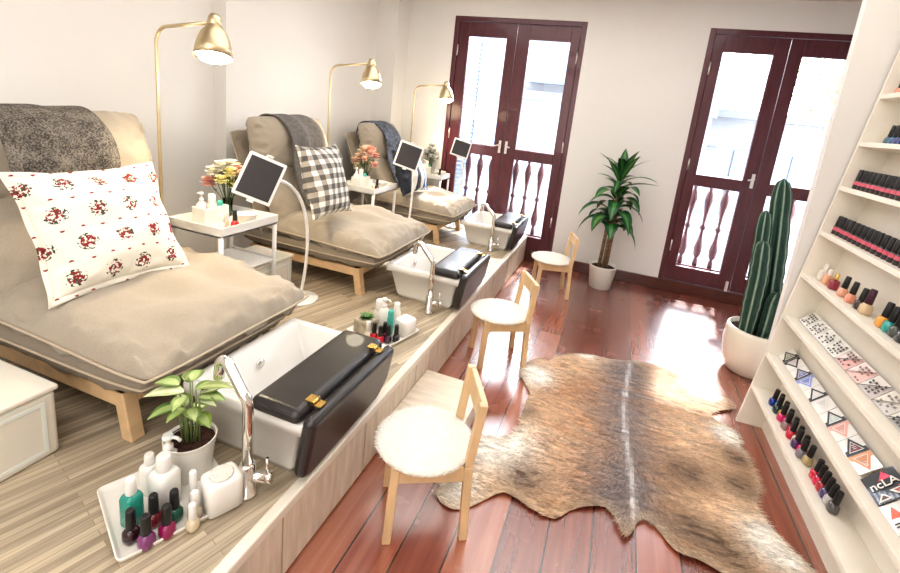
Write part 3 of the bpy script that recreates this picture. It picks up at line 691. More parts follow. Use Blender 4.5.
# ------------------------------------------------------------------ bottles
def polish(col, h=.092, rough=.15, met=0, cap=None, kind='round'):
    r = thing('polish_bottle', '', 'bottle', (0,0,0)); k = h/.092
    if kind == 'round':
        MB().lathe([(.012*k,0),(.0165*k,.003*k),(.0175*k,.012*k),(.0165*k,.030*k),(.011*k,.038*k),(.007*k,.040*k)], n=18, sq=.25).build('glass_body', pcol(col, 'polish', rough, met), r)
        MB().lathe([(.0105*k,.038*k),(.0118*k,.041*k),(.0102*k,.088*k),(.0085*k,.092*k)], n=16).build('cap', cap or M['cap'], r)
    else:
        MB().lathe([(.0115*k,0),(.0142*k,.002*k),(.0142*k,.040*k),(.009*k,.044*k)], n=16).build('glass_body', pcol((.03,.018,.02), 'dark_polish', .2), r)
        MB().lathe([(.0145*k,.020*k),(.0145*k,.036*k)], n=16, cap=False).build('label', pcol(col, 'pink_label', .4), r)
        MB().lathe([(.0118*k,.043*k),(.0124*k,.045*k),(.0110*k,.089*k),(.0095*k,.092*k)], n=16).build('cap', cap or M['cap'], r)
    return r
_pb = {}
def put_polish(loc, col, label, group, h=.092, rot=(0,0,0), rough=.15, met=0, cap=None, kind='round'):
    k = (col, h, rough, met, kind, cap.name if cap else '')
    if k not in _pb:
        o = polish(col, h, rough, met, cap, kind); _pb[k] = o; o.location = loc; o.rotation_euler = rot; o['label'] = label; o['group'] = group; return o
    return copy_tree(_pb[k], loc, rot, label, group)
def pump(loc, rz, label, h=.15, r=.024, mt=None, sq=.3):
    t = thing('pump_bottle', label, 'bottle', loc, rz)
    MB().lathe([(r*.9,0),(r,.004),(r,h*.62),(r*.6,h*.68),(r*.5,h*.70)], n=22, sq=sq).build('body', mt or M['plasticw'], t)
    MB().lathe([(r*.55,h*.69),(r*.55,h*.80),(r*.25,h*.81),(r*.2,h*.93)], n=16).build('collar', M['plasticw'], t)
    m = MB(); m.lathe([(r*.55,h*.92),(r*.62,h*.95),(r*.5,h)], n=16); m.tube([(0,0,h*.965),(r*1.1,0,h*.955),(r*1.5,0,h*.90)], r*.2, 8); m.build('pump_head', M['plasticw'], t)
    return t
def capped(loc, label, h=.15, r=.028, body=None, cap=None, fb=.7, sq=.3, cat='bottle', name='lotion_bottle', rc=.6, group=None):
    t = thing(name, label, cat, loc, 0, group)
    MB().lathe([(r*.88,0),(r,.004),(r,h*fb*.86),(r*.85,h*fb*.95),(r*rc*.9,h*fb)], n=24, sq=sq).build('body', body or M['plasticw'], t)
    MB().lathe([(r*rc,h*fb),(r*rc*1.03,h*fb+.002),(r*rc*.95,h-.004),(r*rc*.8,h)], n=20).build('cap', cap or M['white'], t)
    return t
def cream_tray(c, rz, w, d, label, nm='tray'):
    t = MB(); t.smooth = True; n = 8; rr = .016
    def ring(i, z):
        pts = []
        for sx, sy, a0 in ((1,1,0),(-1,1,90),(-1,-1,180),(1,-1,270)):
            for k in range(5): a = math.radians(a0+k*22.5); pts.append((sx*(w/2-rr)+(rr-i)*math.cos(a) if 1 else 0, sy*(d/2-rr)+(rr-i)*math.sin(a), z))
        return pts
    R_ = [[t.pt(p) for p in ring(i, z)] for i, z in ((.012,0),(.006,.002),(0,.016),(.001,.018),(.004,.018),(.010,.006),(.0145,.005))]
    for k in range(len(R_)-1):
        for j in range(20): t.face([R_[k][j], R_[k][(j+1)%20], R_[k+1][(j+1)%20], R_[k+1][j]])
    t.face(R_[0][::-1]); t.face(R_[-1])
    o = t.build(nm, M['pot'], None, loc=c); o.rotation_euler = (0,0,rz); return tag(o, label, 'tray')

ZT = ZP+.006
cream_tray((-1.010, .768, ZP), math.radians(-24.8), .275, .275, 'white rectangular tray of bottles on the platform beside the variegated plant')
capped((-1.020,.678,ZT), 'clear bottle of teal green lotion with white cap on the nearest tray', .135, .021, M['teal'], M['white'], .68, sq=.5)
G1 = 'nail polish bottles on the nearest tray'
put_polish((-.976,.644,ZT), (.030,.008,.012), 'near-black nail polish bottle at the front left of the nearest tray', G1)
put_polish((-.930,.648,ZT), (.20,.045,.16), 'sparkly purple nail polish bottle at the front of the nearest tray', G1, rough=.25)
put_polish((-.968,.697,ZT), (.17,.012,.020), 'dark red nail polish behind the purple bottle on the nearest tray', G1)
put_polish((-.912,.688,ZT), (.26,.010,.085), 'magenta nail polish bottle right of the purple one', G1)
put_polish((-.935,.728,ZT), (.010,.10,.065), 'dark green nail polish behind the magenta bottle', G1)
put_polish((-.872,.727,ZT), (.62,.52,.36), 'cream nail treatment bottle with white cap at the tray front right', G1, cap=M['white'], h=.078)
put_polish((-.893,.752,ZT), (.58,.50,.40), 'slim cream bottle with white cap behind the cream treatment bottle', G1, cap=M['white'], h=.085)
capped((-.925,.775,ZT), 'tall slim clear white tube standing on the nearest tray', .115, .011, M['plasticw'], M['white'], .5, rc=.85, sq=0, name='slim_tube')
capped((-1.000,.752,ZT), 'large square white lotion bottle on the nearest tray', .155, .031, M['plasticw'], M['white'], .72, sq=.6)
pump((-1.045,.800,ZT), math.radians(20), 'white pump bottle at the back of the nearest tray', .165, .024)
capped((-1.072,.765,ZT), 'short white bottle behind the teal lotion bottle', .12, .021, M['plasticw'], M['white'], .75, sq=.4)
hb = thing('cotton_pad_holder', 'translucent white cotton pad box at the right of the nearest tray', 'box', (-.868,.815,ZT), math.radians(-24.8))
MB().lathe([(.036,0),(.040,.004),(.040,.085),(.036,.093),(.030,.096)], n=28, sq=.8, sy=1.15).build('shell', M['plasticw'], hb)
MB().lathe([(.030,.0965),(.030,.101),(.026,.104)], n=24).build('cotton_pads', M['fleece'], hb)

def leaf_mb(mb, base, direc, length, width, droop, c1, c2, nseg=8, fold=.18, roll=0, stripe=.35):
    """arching lanceolate leaf; colours edge and midrib"""
    d = Vector(direc).normalized(); up = Vector((0,0,1)); side = d.cross(up)
    if side.length < .05: side = Vector((1,0,0))
    side.normalize(); p = Vector(base); rows = []; step = length/nseg; cur = d.copy()
    for k in range(nseg+1):
        t = k/nseg; wd = width*max(.0, math.sin(PI*min(1, (t*.96+.04))**.75))*.5
        if k == nseg: wd = .0005
        nrm = side.cross(cur).normalized()
        sd = (side*math.cos(roll) + nrm*math.sin(roll))
        rows.append([mb.pt(p - sd*wd + nrm*wd*fold), mb.pt(p - sd*wd*stripe + nrm*wd*fold*.3), mb.pt(p + sd*wd*stripe + nrm*wd*fold*.3), mb.pt(p + sd*wd + nrm*wd*fold)])
        p = p + cur*step; cur = (cur + Vector((0,0,-1))*droop/nseg).normalized()
    sm = mb.smooth; mb.smooth = True
    for k in range(nseg):
        for j in range(3): mb.face([rows[k][j], rows[k][j+1], rows[k+1][j+1], rows[k+1][j]], c2 if j == 1 else c1)
    mb.smooth = sm

# variegated plant
pl = thing('potted_plant', 'variegated leafy plant in a white ribbed pot behind the nearest tray', 'plant', (-1.035,.862,ZP))
MB().lathe([(.047,0),(.052,.004)]+[(.052+.014*k/14+(.0012 if k%2 else 0), .006+.116*k/14) for k in range(15)]+[(.070,.126),(.066,.127),(.064,.110),(.0,.108)], n=40, cap=False).build('pot', M['pot'], pl)
MB().lathe([(.0645,.1105),(.0645,.118),(.063,.119)], n=32, cap=False).build('liner', M['clay'], pl)
MB().lathe([(.0635,.111),(.0,.116)], n=28, cap=False).build('soil', M['soil'], pl)
random.seed(12)
stems = MB(); lv = MB()
for k in range(15):
    a = k*2.4; rr = .012+.014*random.random(); h = random.uniform(.07,.185); o_ = random.uniform(.01,.042)
    b = Vector((rr*math.cos(a), rr*math.sin(a), .112)); tp = Vector((o_*math.cos(a)*1.3, o_*math.sin(a)*1.3, .112+h))
    stems.tube([b, (b+tp)/2+Vector((0,0,.01)), tp], [.0028,.0022,.0016], 6)
    g = random.random(); c1 = (.11+.1*g,.20+.1*g,.05); c2 = (.34,.44,.17) if k % 3 else (.56,.60,.38)
    L_ = random.uniform(.06,.085)
    leaf_mb(lv, tp, (math.cos(a), math.sin(a), .25), L_, L_*.62, random.uniform(.3,1.0), c1, c2, 8, .15, stripe=.55)
leaf_mb(lv, (.03,.01,.29), (.95,.25,.35), .10, .042, .5, (.28,.36,.12), (.45,.52,.22), 8)
leaf_mb(lv, (-.01,-.01,.275), (-.7,-.6,.25), .10, .055, .7, (.45,.52,.28), (.66,.68,.45), 8)
stems.build('stems', mat('pale_stems', (.20,.26,.10), .5), pl); lv.build('leaves', M['leaf'], pl)

# second tray on the platform
cream_tray((-.965, 1.895, ZP), math.radians(-15), .265, .265, 'white tray of bottles between the nearest and middle foot baths')
G2 = 'nail polish bottles on the middle tray'
stn = thing('succulent_pot', 'small green succulent in a square stone pot on the middle tray', 'plant', (-1.040,1.850,ZT), math.radians(-15))
MB().box(-.045,.045,-.045,.045,0,.075).build('stone_pot', M['stone'], stn, bevel=.01)
lv = MB(); random.seed(3)
for k in range(34):
    a = k*2.4; e = .2+.9*(k/34); leaf_mb(lv, (.005*math.cos(a),.005*math.sin(a),.072), (math.cos(a), math.sin(a), e), .038, .012, .3, (.10,.22,.07), (.16,.30,.10), 4, .4)
lv.build('rosette', M['leaf'], stn)
put_polish((-.965,1.80,ZT), (.55,.02,.03), 'bright red nail polish at the left of the middle tray row', G2, h=.088)
put_polish((-.925,1.788,ZT), (.60,.03,.06), 'coral red nail polish in front on the middle tray', G2, h=.088)
put_polish((-.895,1.812,ZT), (.05,.02,.05), 'dark plum nail polish on the middle tray', G2, h=.088)
put_polish((-.865,1.838,ZT), (.02,.02,.02), 'black nail polish at the right end of the middle tray row', G2, h=.088)
put_polish((-.925,1.832,ZT), (.10,.01,.02), 'dark wine nail polish behind the coral red one', G2, h=.088)
put_polish((-.998,1.80,ZT), (.75,.70,.60), 'clear nail polish with white cap beside the stone pot', G2, cap=M['white'], h=.088)
capped((-.925,1.885,ZT), 'teal green capped tube in the centre of the middle tray', .13, .016, M['tealc'], M['tealc'], .8, rc=.9, sq=0)
pump((-.985,1.925,ZT), math.radians(10), 'white pump bottle at the back of the middle tray', .165, .023)
capped((-1.020,1.945,ZT), 'white bottle with large cap at the back left of the middle tray', .14, .025, None, None, .6, rc=.9)
capped((-.935,1.970,ZT), 'slim white bottle right of the pump on the middle tray', .135, .018, None, None, .7, rc=.9)
hb2 = thing('cotton_pad_holder', 'white round-edged cotton pad holder on the right of the middle tray', 'box', (-.865,1.935,ZT), math.radians(-15))
MB().lathe([(.040,0),(.043,.004),(.043,.075),(.038,.083),(.0,.085)], n=28, sq=.6, cap=False).build('shell', M['plasticw'], hb2)

# ------------------------------------------------------------------ things on the side tables
def blossom(mb, c, r, col, seed):
    random.seed(seed); c = Vector(c)
    for ring, (n, rad, tilt) in enumerate(((4,.35,1.3),(6,.6,.9),(8,.9,.45),(8,.95,-.1),(7,.9,-.6))):
        for k in range(n):
            a = 2*PI*k/n + ring*.4 + random.random()*.3
            d = Vector((math.cos(a)*math.cos(tilt), math.sin(a)*math.cos(tilt), math.sin(tilt)))
            s = Vector((-math.sin(a), math.cos(a), 0)); w = r*.55
            b = c; t = c + d*r*rad*1.2; m = c + d*r*rad*.7 + Vector((0,0,r*.12))
            sh_ = .8+.3*random.random(); cc = tuple(min(1, q*sh_) for q in col); mb.smooth = True
            i = [mb.pt(b), mb.pt(m - s*w*.7), mb.pt(t - s*w*.35 + Vector((0,0,r*.2))), mb.pt(t + s*w*.35 + Vector((0,0,r*.2))), mb.pt(m + s*w*.7)]
            mb.face(i, cc)
def bouquet(loc, label, vlabel, cols, rad=.075, h=.185, seed=1, white=False):
    v = thing('glass_vase', vlabel, 'vase', loc)
    MB().lathe([(.022,0),(.026,.004),(.022,.05),(.026,.09),(.024,.088),(.020,.05),(.02,.008),(0,.006)], n=20, cap=False).build('glass_wall', M['vase'], v)
    b = thing('flower_bouquet', label, 'flowers', (loc[0], loc[1], loc[2]+.012))
    random.seed(seed); s = MB(); f = MB(); pos = []
    for k in range(15):
        a = k*2.4; e = (k+.5)/15; rr = rad*math.sqrt(e); z = h - .035 + .125*(1-e) + random.uniform(-.018,.018); p = Vector((rr*math.cos(a), rr*math.sin(a), z)); pos.append(p)
        s.tube([(p.x*.1,p.y*.1,0), (p.x*.25,p.y*.25,.07), p*.96], .0018, 5)
    s.build('stems', mat('green_stems', (.06,.12,.04), .6), b)
    for k in range(46):
        a = random.uniform(0,2*PI); e = random.uniform(-.5,.9); c = random.choice([(.10,.17,.04),(.22,.28,.07),(.42,.42,.12)] if not white else [(.03,.10,.04),(.05,.15,.07)])
        leaf_mb(f, (random.gauss(0,.03), random.gauss(0,.03), h-.02+random.uniform(-.03,.05)), (math.cos(a), math.sin(a), e), random.uniform(.03,.055), .018, .4, c, c, 4)
    f.build('leaves', M['leaf'], b)
    for k, p in enumerate(pos):
        m = MB(); blossom(m, (0,0,0), random.uniform(.026,.040), cols[k % len(cols)], seed*50+k); m.build('blossom', M['petal'], b, loc=p)
Zt = ZP+.485-.034
def table_set(ox, oy, label1, red, cols, seed, sc=1.0, name='nearest'):
    # ox,oy: near right leg corner of the table
    cream_tray((ox-.14, oy+.17, Zt), 0, .24*sc, .27*sc, 'white tray of toiletries on the %s side table' % name)
    z = Zt+.006
    o = thing('toiletry_caddy', 'white open caddy box on the %s side table' % name, 'caddy', (ox-.20, oy+.13*sc, z))
    m = MB(); a, b, h = .085*sc, .14*sc, .085; m.box(-a/2,a/2,-b/2,b/2,0,.004); m.box(-a/2,-a/2+.004,-b/2,b/2,.004,h).box(a/2-.004,a/2,-b/2,b/2,.004,h).box(-a/2+.004,a/2-.004,-b/2,-b/2+.004,.004,h).box(-a/2+.004,a/2-.004,b/2-.004,b/2,.004,h)
    m.build('box', M['plasticw'], o, bevel=.002)
    pump((ox-.215, oy+.09*sc, z+.006), math.radians(190), 'white pump bottle standing in the %s table caddy' % name, .15, .017)
    capped((ox-.205, oy+.14*sc, z+.006), 'white bottle with wide cap in the %s table caddy' % name, .135, .018, None, None, .7, rc=.95)
    capped((ox-.190, oy+.175*sc, z+.006), 'short bottle with green cap in the %s table caddy' % name, .10, .014, M['plasticw'], M['tealc'], .75, rc=.9)
    bo = thing('treatment_bowl', 'round white bowl at the right of the %s side table' % name, 'bowl', (ox-.07, oy+.225*sc, z))
    MB().lathe([(.034,0),(.045,.003),(.050,.05),(.052,.052),(.049,.052),(.043,.008),(0,.006)], n=32, cap=False).build('shell', M['pot'], bo)
    put_polish((ox-.055, oy+.135*sc, z), red, 'nail polish bottle with black cap on the %s side table' % name, 'nail polish on the side tables', h=.085)
    put_polish((ox-.085, oy+.085*sc, z), (.80,.74,.62), 'clear nail polish with white cap at the front of the %s side table' % name, 'nail polish on the side tables', h=.07, cap=M['white'])
    put_polish((ox-.100, oy+.12*sc, z), (.62,.50,.36), 'small beige bottle with white cap beside the %s table caddy' % name, 'nail polish on the side tables', h=.075, cap=M['white'])
    bouquet((ox-.255*(1 if sc == 1 else .85), oy+.285*sc, z), 'bouquet of %s flowers on the %s side table' % (label1, name), 'small clear glass vase on the %s side table' % name, cols, seed=seed, white=(label1 == 'white'), rad=.098 if label1 != 'white' else .07)
CW, CP, CR, CY = (.92,.89,.76), (.88,.50,.42), (.75,.22,.20), (.86,.80,.42)
table_set(TT[0][0], TT[0][1], 'cream, yellow and coral', (.55,.01,.015), [CW, CY, CW, CP, CW, CY, (.85,.80,.50), CW, CP], 4)
table_set(TT[1][0], TT[1][1], 'pink and cream', (.03,.01,.01), [(.85,.52,.42), CW, (.84,.62,.50), CP, CW], 5, name='middle')
table_set(TT[2][0], TT[2][1]-.01, 'white', (.05,.05,.06), [(.88,.88,.84)], 6, sc=.72, name='farthest')

# ------------------------------------------------------------------ power cord
cd = MB(); cd.tube([(-2.47,1.93,.44),(-2.40,1.92,.42),(-2.36,1.90,.34),(-2.33,1.86,ZP+.006),(-2.22,1.78,ZP+.006),(-2.10,1.70,ZP+.006),(-2.04,1.60,ZP+.006)], .005, 8)
tag(cd.build('power_cord', M['cord']), 'black power cord running down the wall under the nearest side table', 'cord')
so = thing('wall_socket', 'small wall socket with plug under the nearest side table', 'socket', (-2.5, 1.93, .45))
MB().box(0,.010,-.04,.04,-.04,.04).build('plate', M['white'], so, bevel=.003); MB().box(.010,.035,-.015,.015,-.015,.015).build('plug', M['cord'], so, bevel=.003)

# ------------------------------------------------------------------ potted dracaena
dr = thing('potted_corn_plant', 'tall striped-leaf cane plant in a white pot against the far wall', 'plant', (.035,4.02,0))
MB().lathe([(.082,0),(.092,.005),(.118,.20),(.121,.21),(.114,.21),(.106,.185),(0,.18)], n=40, cap=False).build('pot', M['pot'], dr)
MB().lathe([(.103,.187),(.05,.193),(0,.195)], n=30, cap=False).build('soil', M['soil'], dr)
for (x, y, tx, ty, h, rr) in ((-.034,0,-.026,0,.60,.015),(.024,.01,.025,0,.78,.016),(-.004,-.02,.012,-.01,.96,.012)):
    MB().tube([(x,y,.18),((x+tx)/2+.004,(y+ty)/2,.5),(tx,ty,h)], [rr,rr*.95,rr*.85], 12).build('cane', M['bark'], dr)
random.seed(21)
def crown(z0, n, lmin, lmax, wd, e0, e1, dmin, dmax, x0=0, y0=0):
    lv = MB()
    for k in range(n):
        a = k*2.39996 + random.uniform(-.2,.2); e = e0 + (e1-e0)*k/n; g = random.random()
        c1 = (.012+.02*g,.075+.06*g,.028+.02*g); c2 = (.07+.08*g,.22+.10*g,.06)
        if math.sin(a) > .72: e = max(e, .5)
        leaf_mb(lv, (x0+.012*math.cos(a), y0+.012*math.sin(a), z0+.14*k/n), (math.cos(a), math.sin(a)*.8, e), random.uniform(lmin,lmax)*(1 if math.sin(a) < .3 else .72), wd, random.uniform(dmin,dmax), c1, c2, 10, .25, stripe=.3)
    lv.build('leaf_crown', M['leaf'], dr)
crown(.53, 13, .27, .37, .125, .8, 1.5, 2.7, 3.7, -.01)
crown(.72, 12, .25, .33, .115, .6, 1.6, 2.0, 3.0, .02)
crown(.90, 20, .20, .34, .072, .45, 2.0, .5, 1.8, .012)

# ------------------------------------------------------------------ cactus
ca = thing('potted_cactus', 'tall green column cactus in a round cream pot beside the display shelf', 'cactus', (.982, 3.06, 0))
MB().lathe([(.105,0),(.125,.01),(.155,.09),(.168,.19),(.165,.27),(.160,.290),(.148,.292),(.148,.26),(0,.255)], n=48, cap=False).build('pot', M['potcream'], ca)
MB().lathe([(.149,.262),(.06,.268),(0,.27)], n=36, cap=False).build('soil', M['soil'], ca)
def column(path, rads, ribs, name='stem', seed=0):
    mb = MB(); mb.smooth = True; n = ribs*10; P = [Vector(p) for p in path]; L = len(P)-1; steps = 46; rows = []
    for i in range(steps+1):
        t = i/steps*L; k = min(int(t), L-1); s = t-k; p = P[k].lerp(P[k+1], s); r = rads[k]*(1-s)+rads[k+1]*s
        if i > steps-4: r *= math.sqrt(max(0, 1-((i-(steps-4))/4)**2))*.999+.001
        r *= 1+.03*math.sin(i*1.1+seed)
        rows.append([mb.pt(p + Vector((math.cos(a), math.sin(a), 0))*r*(.80+.26*abs(math.cos(a*ribs/2+.3))**1.5)) for a in [2*PI*j/n for j in range(n)]])
    for i in range(steps):
        for j in range(n):
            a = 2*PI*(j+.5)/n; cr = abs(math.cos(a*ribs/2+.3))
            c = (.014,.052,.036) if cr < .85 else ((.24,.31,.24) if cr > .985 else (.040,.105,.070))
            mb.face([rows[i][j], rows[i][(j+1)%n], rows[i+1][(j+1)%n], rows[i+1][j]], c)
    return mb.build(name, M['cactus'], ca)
column([(.012,.03,.25),(.022,.03,.5),(-.008,.03,.8),(-.060,.02,1.215)], [.048,.062,.060,.047], 8, seed=1)
column([(-.055,.0,.25),(-.06,.01,.5),(-.085,.0,.72),(-.115,-.01,1.02)], [.040,.047,.044,.037], 7, seed=2)
column([(-.075,-.06,.25),(-.078,-.06,.45),(-.085,-.065,.65),(-.105,-.07,.85)], [.038,.050,.050,.042], 7, seed=3)
column([(.02,-.075,.25),(.025,-.08,.38),(.025,-.08,.50),(.03,-.08,.56)], [.035,.044,.042,.03], 6, seed=4)

# ------------------------------------------------------------------ display shelf leaning on the wall
TH = math.atan(.119); SO = Vector((.799, 2.455, 0)); SR = (0, TH, 0); SM = T(SO) @ Matrix.Rotation(TH, 4, 'Y')
def S(d, y, w): return SM @ Vector((d, y-2.455, w))
sf = thing('display_shelf', 'tall cream wall display shelf leaning back, filled with nail polish', 'shelf', SO); sf.rotation_euler = SR
YN = -.35; DEP = .115
MB().box(0, DEP, -.016, 0, .0, 2.40).build('side_panel', M['shelfw'], sf)
MB().box(0, DEP, YN-2.455, YN-2.455+.016, .0, 2.40).build('side_panel', M['shelfw'], sf)
MB().box(DEP, DEP+.012, YN-2.455, 0, .0, 2.40).build('back_panel', M['shelfw'], sf)
SW = {9:.223, 8:.408, 7:.620, 6:.837, 5:1.049, 4:1.262, 3:1.462, 2:1.666, 1:1.860, 0:2.06}
for k, wz in SW.items(): MB().box(0, DEP-.0005, YN-2.455+.0165, -.0165, wz-.020, wz).build('shelf', M['shelfw'], sf, bevel=.0015)
ORD = 'first second third fourth fifth sixth seventh eighth ninth tenth eleventh twelfth thirteenth fourteenth fifteenth sixteenth seventeenth eighteenth nineteenth twentieth'.split() + ['twenty-first','twenty-second','twenty-third','twenty-fourth','twenty-fifth']
PK = (.62,.10,.16)
def row(shelf, ys, col, what, where, h=.086, kind='tube', dep=.05, grp=None):
    for i, y in enumerate(ys):
        put_polish(S(dep, y, SW[shelf]), col[i % len(col)] if isinstance(col, list) else col, '%s, %s from the far end of %s' % (what, ORD[i], where), grp, h=h, rot=(0,TH,random.choice((0,.4,-.5))), kind=kind)
random.seed(5)
row(5, [2.43-.0385*k for k in range(18)], PK, 'black-capped polish with pink label', 'the long middle display row', grp='pink-labelled polish on the middle display shelf')
row(4, [2.425-.0375*k for k in range(12)], PK, 'black-capped polish with pink label', 'the upper pink row', grp='pink-labelled polish on the upper display shelf')
row(3, [2.335-.035*k for k in range(5)], [(.02,.11,.16),(.03,.10,.22),(.03,.05,.20),(.02,.03,.14),(.02,.02,.08)], 'blue nail polish', 'the high blue row', kind='round', h=.082, grp='blue polish on a high display shelf')
row(2, [2.42-.038*k for k in range(3)], [(.72,.30,.20),(.70,.24,.18),(.7,.3,.25)], 'peach nail polish', 'the topmost visible shelf', kind='round', h=.082, grp='peach polish on the top display shelf')
# shelf 6: mixed bottles
G6 = 'mixed bottles on the display shelf below the pink-labelled rows'
def perfume(y, body, cap, h, r, label, sq=.7):
    o = capped(S(.055, y, SW[6]), label, h, r, body, cap, .62, sq=sq, name='perfume_bottle', rc=.5, group=G6); o.rotation_euler = SR
perfume(2.375, pcol((.70,.62,.55),'clear_glassy',.1), M['plasticw'], .082, .018, 'clear square perfume bottle at the far end of the mixed display row')
perfume(2.325, pcol((.75,.38,.22),'peach_glassy',.1), M['plasticw'], .07, .016, 'peach perfume bottle with clear cap in the mixed display row')
perfume(2.262, pcol((.30,.03,.06),'ruby_glitter',.3), M['gold'], .072, .016, 'ruby patterned bottle with slim gold cap in the mixed display row')
for i, (y, c, what) in enumerate([(2.175,(.72,.36,.24),'peach nail polish left of the coral one'), (2.105,(.72,.30,.20),'coral nail polish with tall black cap'), (2.03,(.05,.03,.03),'black nail polish before the purple capped bottle'),
        (1.865,(.75,.32,.04),'orange nail polish'), (1.822,(.01,.30,.27),'turquoise nail polish'), (1.782,(.06,.07,.06),'smoky grey nail polish'), (1.742,(.05,.05,.05),'dark charcoal nail polish'), (1.70,(.55,.42,.30),'beige nail polish'), (1.655,(.015,.015,.02),'large black nail polish'), (1.60,(.01,.02,.02),'black nail polish nearest the right edge')]):
    put_polish(S(.055, y, SW[6]), c, what + ' in the mixed display row', G6, h=.088 if y > 2 else .095, rot=SR)
pb = put_polish(S(.055, 1.985, SW[6]), (.60,.45,.28), 'golden beige polish with dark plum cap in the mixed display row', G6, h=.10, rot=SR, cap=mat('plum_cap', (.06,.012,.03), .3))
# shelf 9: bottom row of colours
C9 = [((.01,.03,.25),'deep blue'),((.01,.20,.25),'teal blue'),((.02,.05,.06),'dark teal'),((.55,.40,.04),'yellow'),((.65,.03,.15),'hot pink'),((.60,.05,.18),'rose pink'),((.30,.20,.20),'mauve'),((.65,.02,.08),'raspberry'),((.60,.02,.05),'crimson'),((.62,.55,.45),'cream'),((.08,.03,.12),'dark violet'),((.65,.02,.12),'neon pink'),((.20,.18,.22),'slate'),((.45,.36,.18),'gold')]
random.seed(8)
for i, (c, nm) in enumerate(C9):
    put_polish(S(.045+.012*(i%2), 2.285-.030*i, SW[9]), c, '%s nail polish in the far cluster on the lowest display shelf' % nm, 'coloured polish on the lowest display shelf', h=.085, rot=SR)
C9b = [((.60,.01,.05),'cherry red'),((.62,.02,.08),'pinkish red'),((.40,.02,.04),'wine red'),((.08,.05,.16),'indigo'),((.45,.42,.42),'silver'),((.10,.10,.10),'clear black-capped')]
for i, (c, nm) in enumerate(C9b):
    put_polish(S(.055, 1.815-.031*i, SW[9]), c, '%s nail polish in the near cluster on the lowest display shelf' % nm, 'coloured polish on the lowest display shelf', h=.085, rot=SR)

# display cards: flat packs leaning on the shelf back
def card(shelf, y, w, h, spec, label, group, d0=.052, text=None):
    """card in local: X = along shelf toward camera (-y), Y = up the card, Z = facing the room"""
    r = thing('nail_wrap_pack', label, 'pack', (0,0,0), 0, group)
    base = S(d0, y, SW[shelf]+.002); top = S(DEP-.012, y, SW[shelf]+h*.93)
    ex = Vector((0,-1,0)); ey = (top-base).normalized(); ez = ex.cross(ey)
    r.matrix_world = T(base) @ Matrix((ex,ey,ez)).transposed().to_4x4()
    b = MB(); b.box(-w/2, w/2, 0, h, -.003, 0); b.build('card', pcol(spec['bg'], 'card_stock', .45), r)
    g = MB(); z = .0006
    for pts, c in spec['shapes']:
        ids = [g.pt((w/2-py*w, px*h, z)) for px, py in pts]; g.face(ids, c); z += .0003
    if spec['shapes']: g.build('print', M['vc'], r)
    if text:
        for s_, x_, y_, sz, cc in text:
            cu = bpy.data.curves.new('txt', 'FONT'); cu.body = s_; cu.size = sz; cu.align_x = 'CENTER'; cu.extrude = .0003; cu.offset = .0004
            to = bpy.data.objects.new('txt', cu); COL.objects.link(to); me = bpy.data.meshes.new_from_object(to); bpy.data.objects.remove(to)
            me.materials.append(pcol(cc, 'ink', .5)); q = bpy.data.objects.new('lettering', me); COL.objects.link(q); q.parent = r; q.location = (x_, y_, z+.0008); q.rotation_euler = (0,0,PI/2)
    return r
BK = (.02,.018,.02); WH = (.80,.78,.74)
def tri_spec(inner, bg=WH, fr=BK, up=True):
    A = [(0,.02),(1,.02),(.5,1)] if up else [(0,.98),(.5,.02),(1,.98)]
    cx, cy = (sum(p[0] for p in A)/3, sum(p[1] for p in A)/3); sc = lambda k: [(cx+(x-cx)*k, cy+(y-cy)*k) for x, y in A]
    sh_ = [([(0,.0),(1,.0),(.97,.30),(.03,.30)] if up else [(0,1),(1,1),(.97,.72),(.03,.72)], fr), (A, fr), (sc(.66), WH), (sc(.56), inner)]
    for k in range(3): sh_.append(([(.42,.28+k*.1),(.58,.28+k*.1),(.58,.31+k*.1),(.42,.31+k*.1)], WH))
    return dict(bg=bg, shapes=sh_)
inn = [((.25,.27,.22),'grey green'),((.55,.50,.52),'pale grey'),((.18,.20,.45),'blue violet'),((.22,.28,.60),'blue'),((.62,.62,.60),'silver'),((.60,.58,.55),'off-white'),((.45,.52,.50),'mint grey'),((.70,.35,.30),'salmon'),((.20,.05,.06),'dark red dotted'),((.65,.30,.15),'orange')]
y = 2.405
for i, (c, nm) in enumerate(inn):
    card(8, y, .0795, .072, tri_spec(c, fr=BK if i not in (3, 5, 7, 9) else tuple(min(1,q*1.2) for q in c), up=(i%2 == 0)), 'nail wrap pack with %s triangle on the second lowest display shelf' % nm, 'triangle-patterned packs on the second lowest display shelf')
    y -= .0825
ncl = dict(bg=BK, shapes=[([(.40,.68),(.80,.68),(.62,.97)], (.75,.03,.10)), ([(.06,.04),(.5,.04),(.28,.30)], WH), ([(.5,.30),(.94,.30),(.72,.06)], WH), ([(.16,.09),(.40,.09),(.28,.22)], (.12,.05,.06)), ([(.62,.26),(.82,.26),(.72,.13)], (.4,.08,.08)), ([(.80,.34),(1.0,.34),(1.0,.26),(.86,.26)], (.75,.12,.08))])
card(8, 1.545, .108, .100, ncl, 'black pack lettered ncLA with a pink triangle on the display shelf', 'triangle-patterned packs on the second lowest display shelf', d0=.045, text=[('ncLA', .008, .050, .040, (.85,.83,.80))])
card(8, 1.435, .10, .09, dict(bg=WH, shapes=[([(.1,.5),(.5,.5),(.3,.9)], (.7,.15,.08)), ([(.1,.3),(.6,.3),(.6,.35),(.1,.35)], BK), ([(.1,.2),(.5,.2),(.5,.25),(.1,.25)], BK), ([(.62,.55),(.85,.55),(.85,.8),(.62,.8)], (.05,.02,.02))]), 'white information card right of the black lettered pack', 'triangle-patterned packs on the second lowest display shelf', d0=.045)
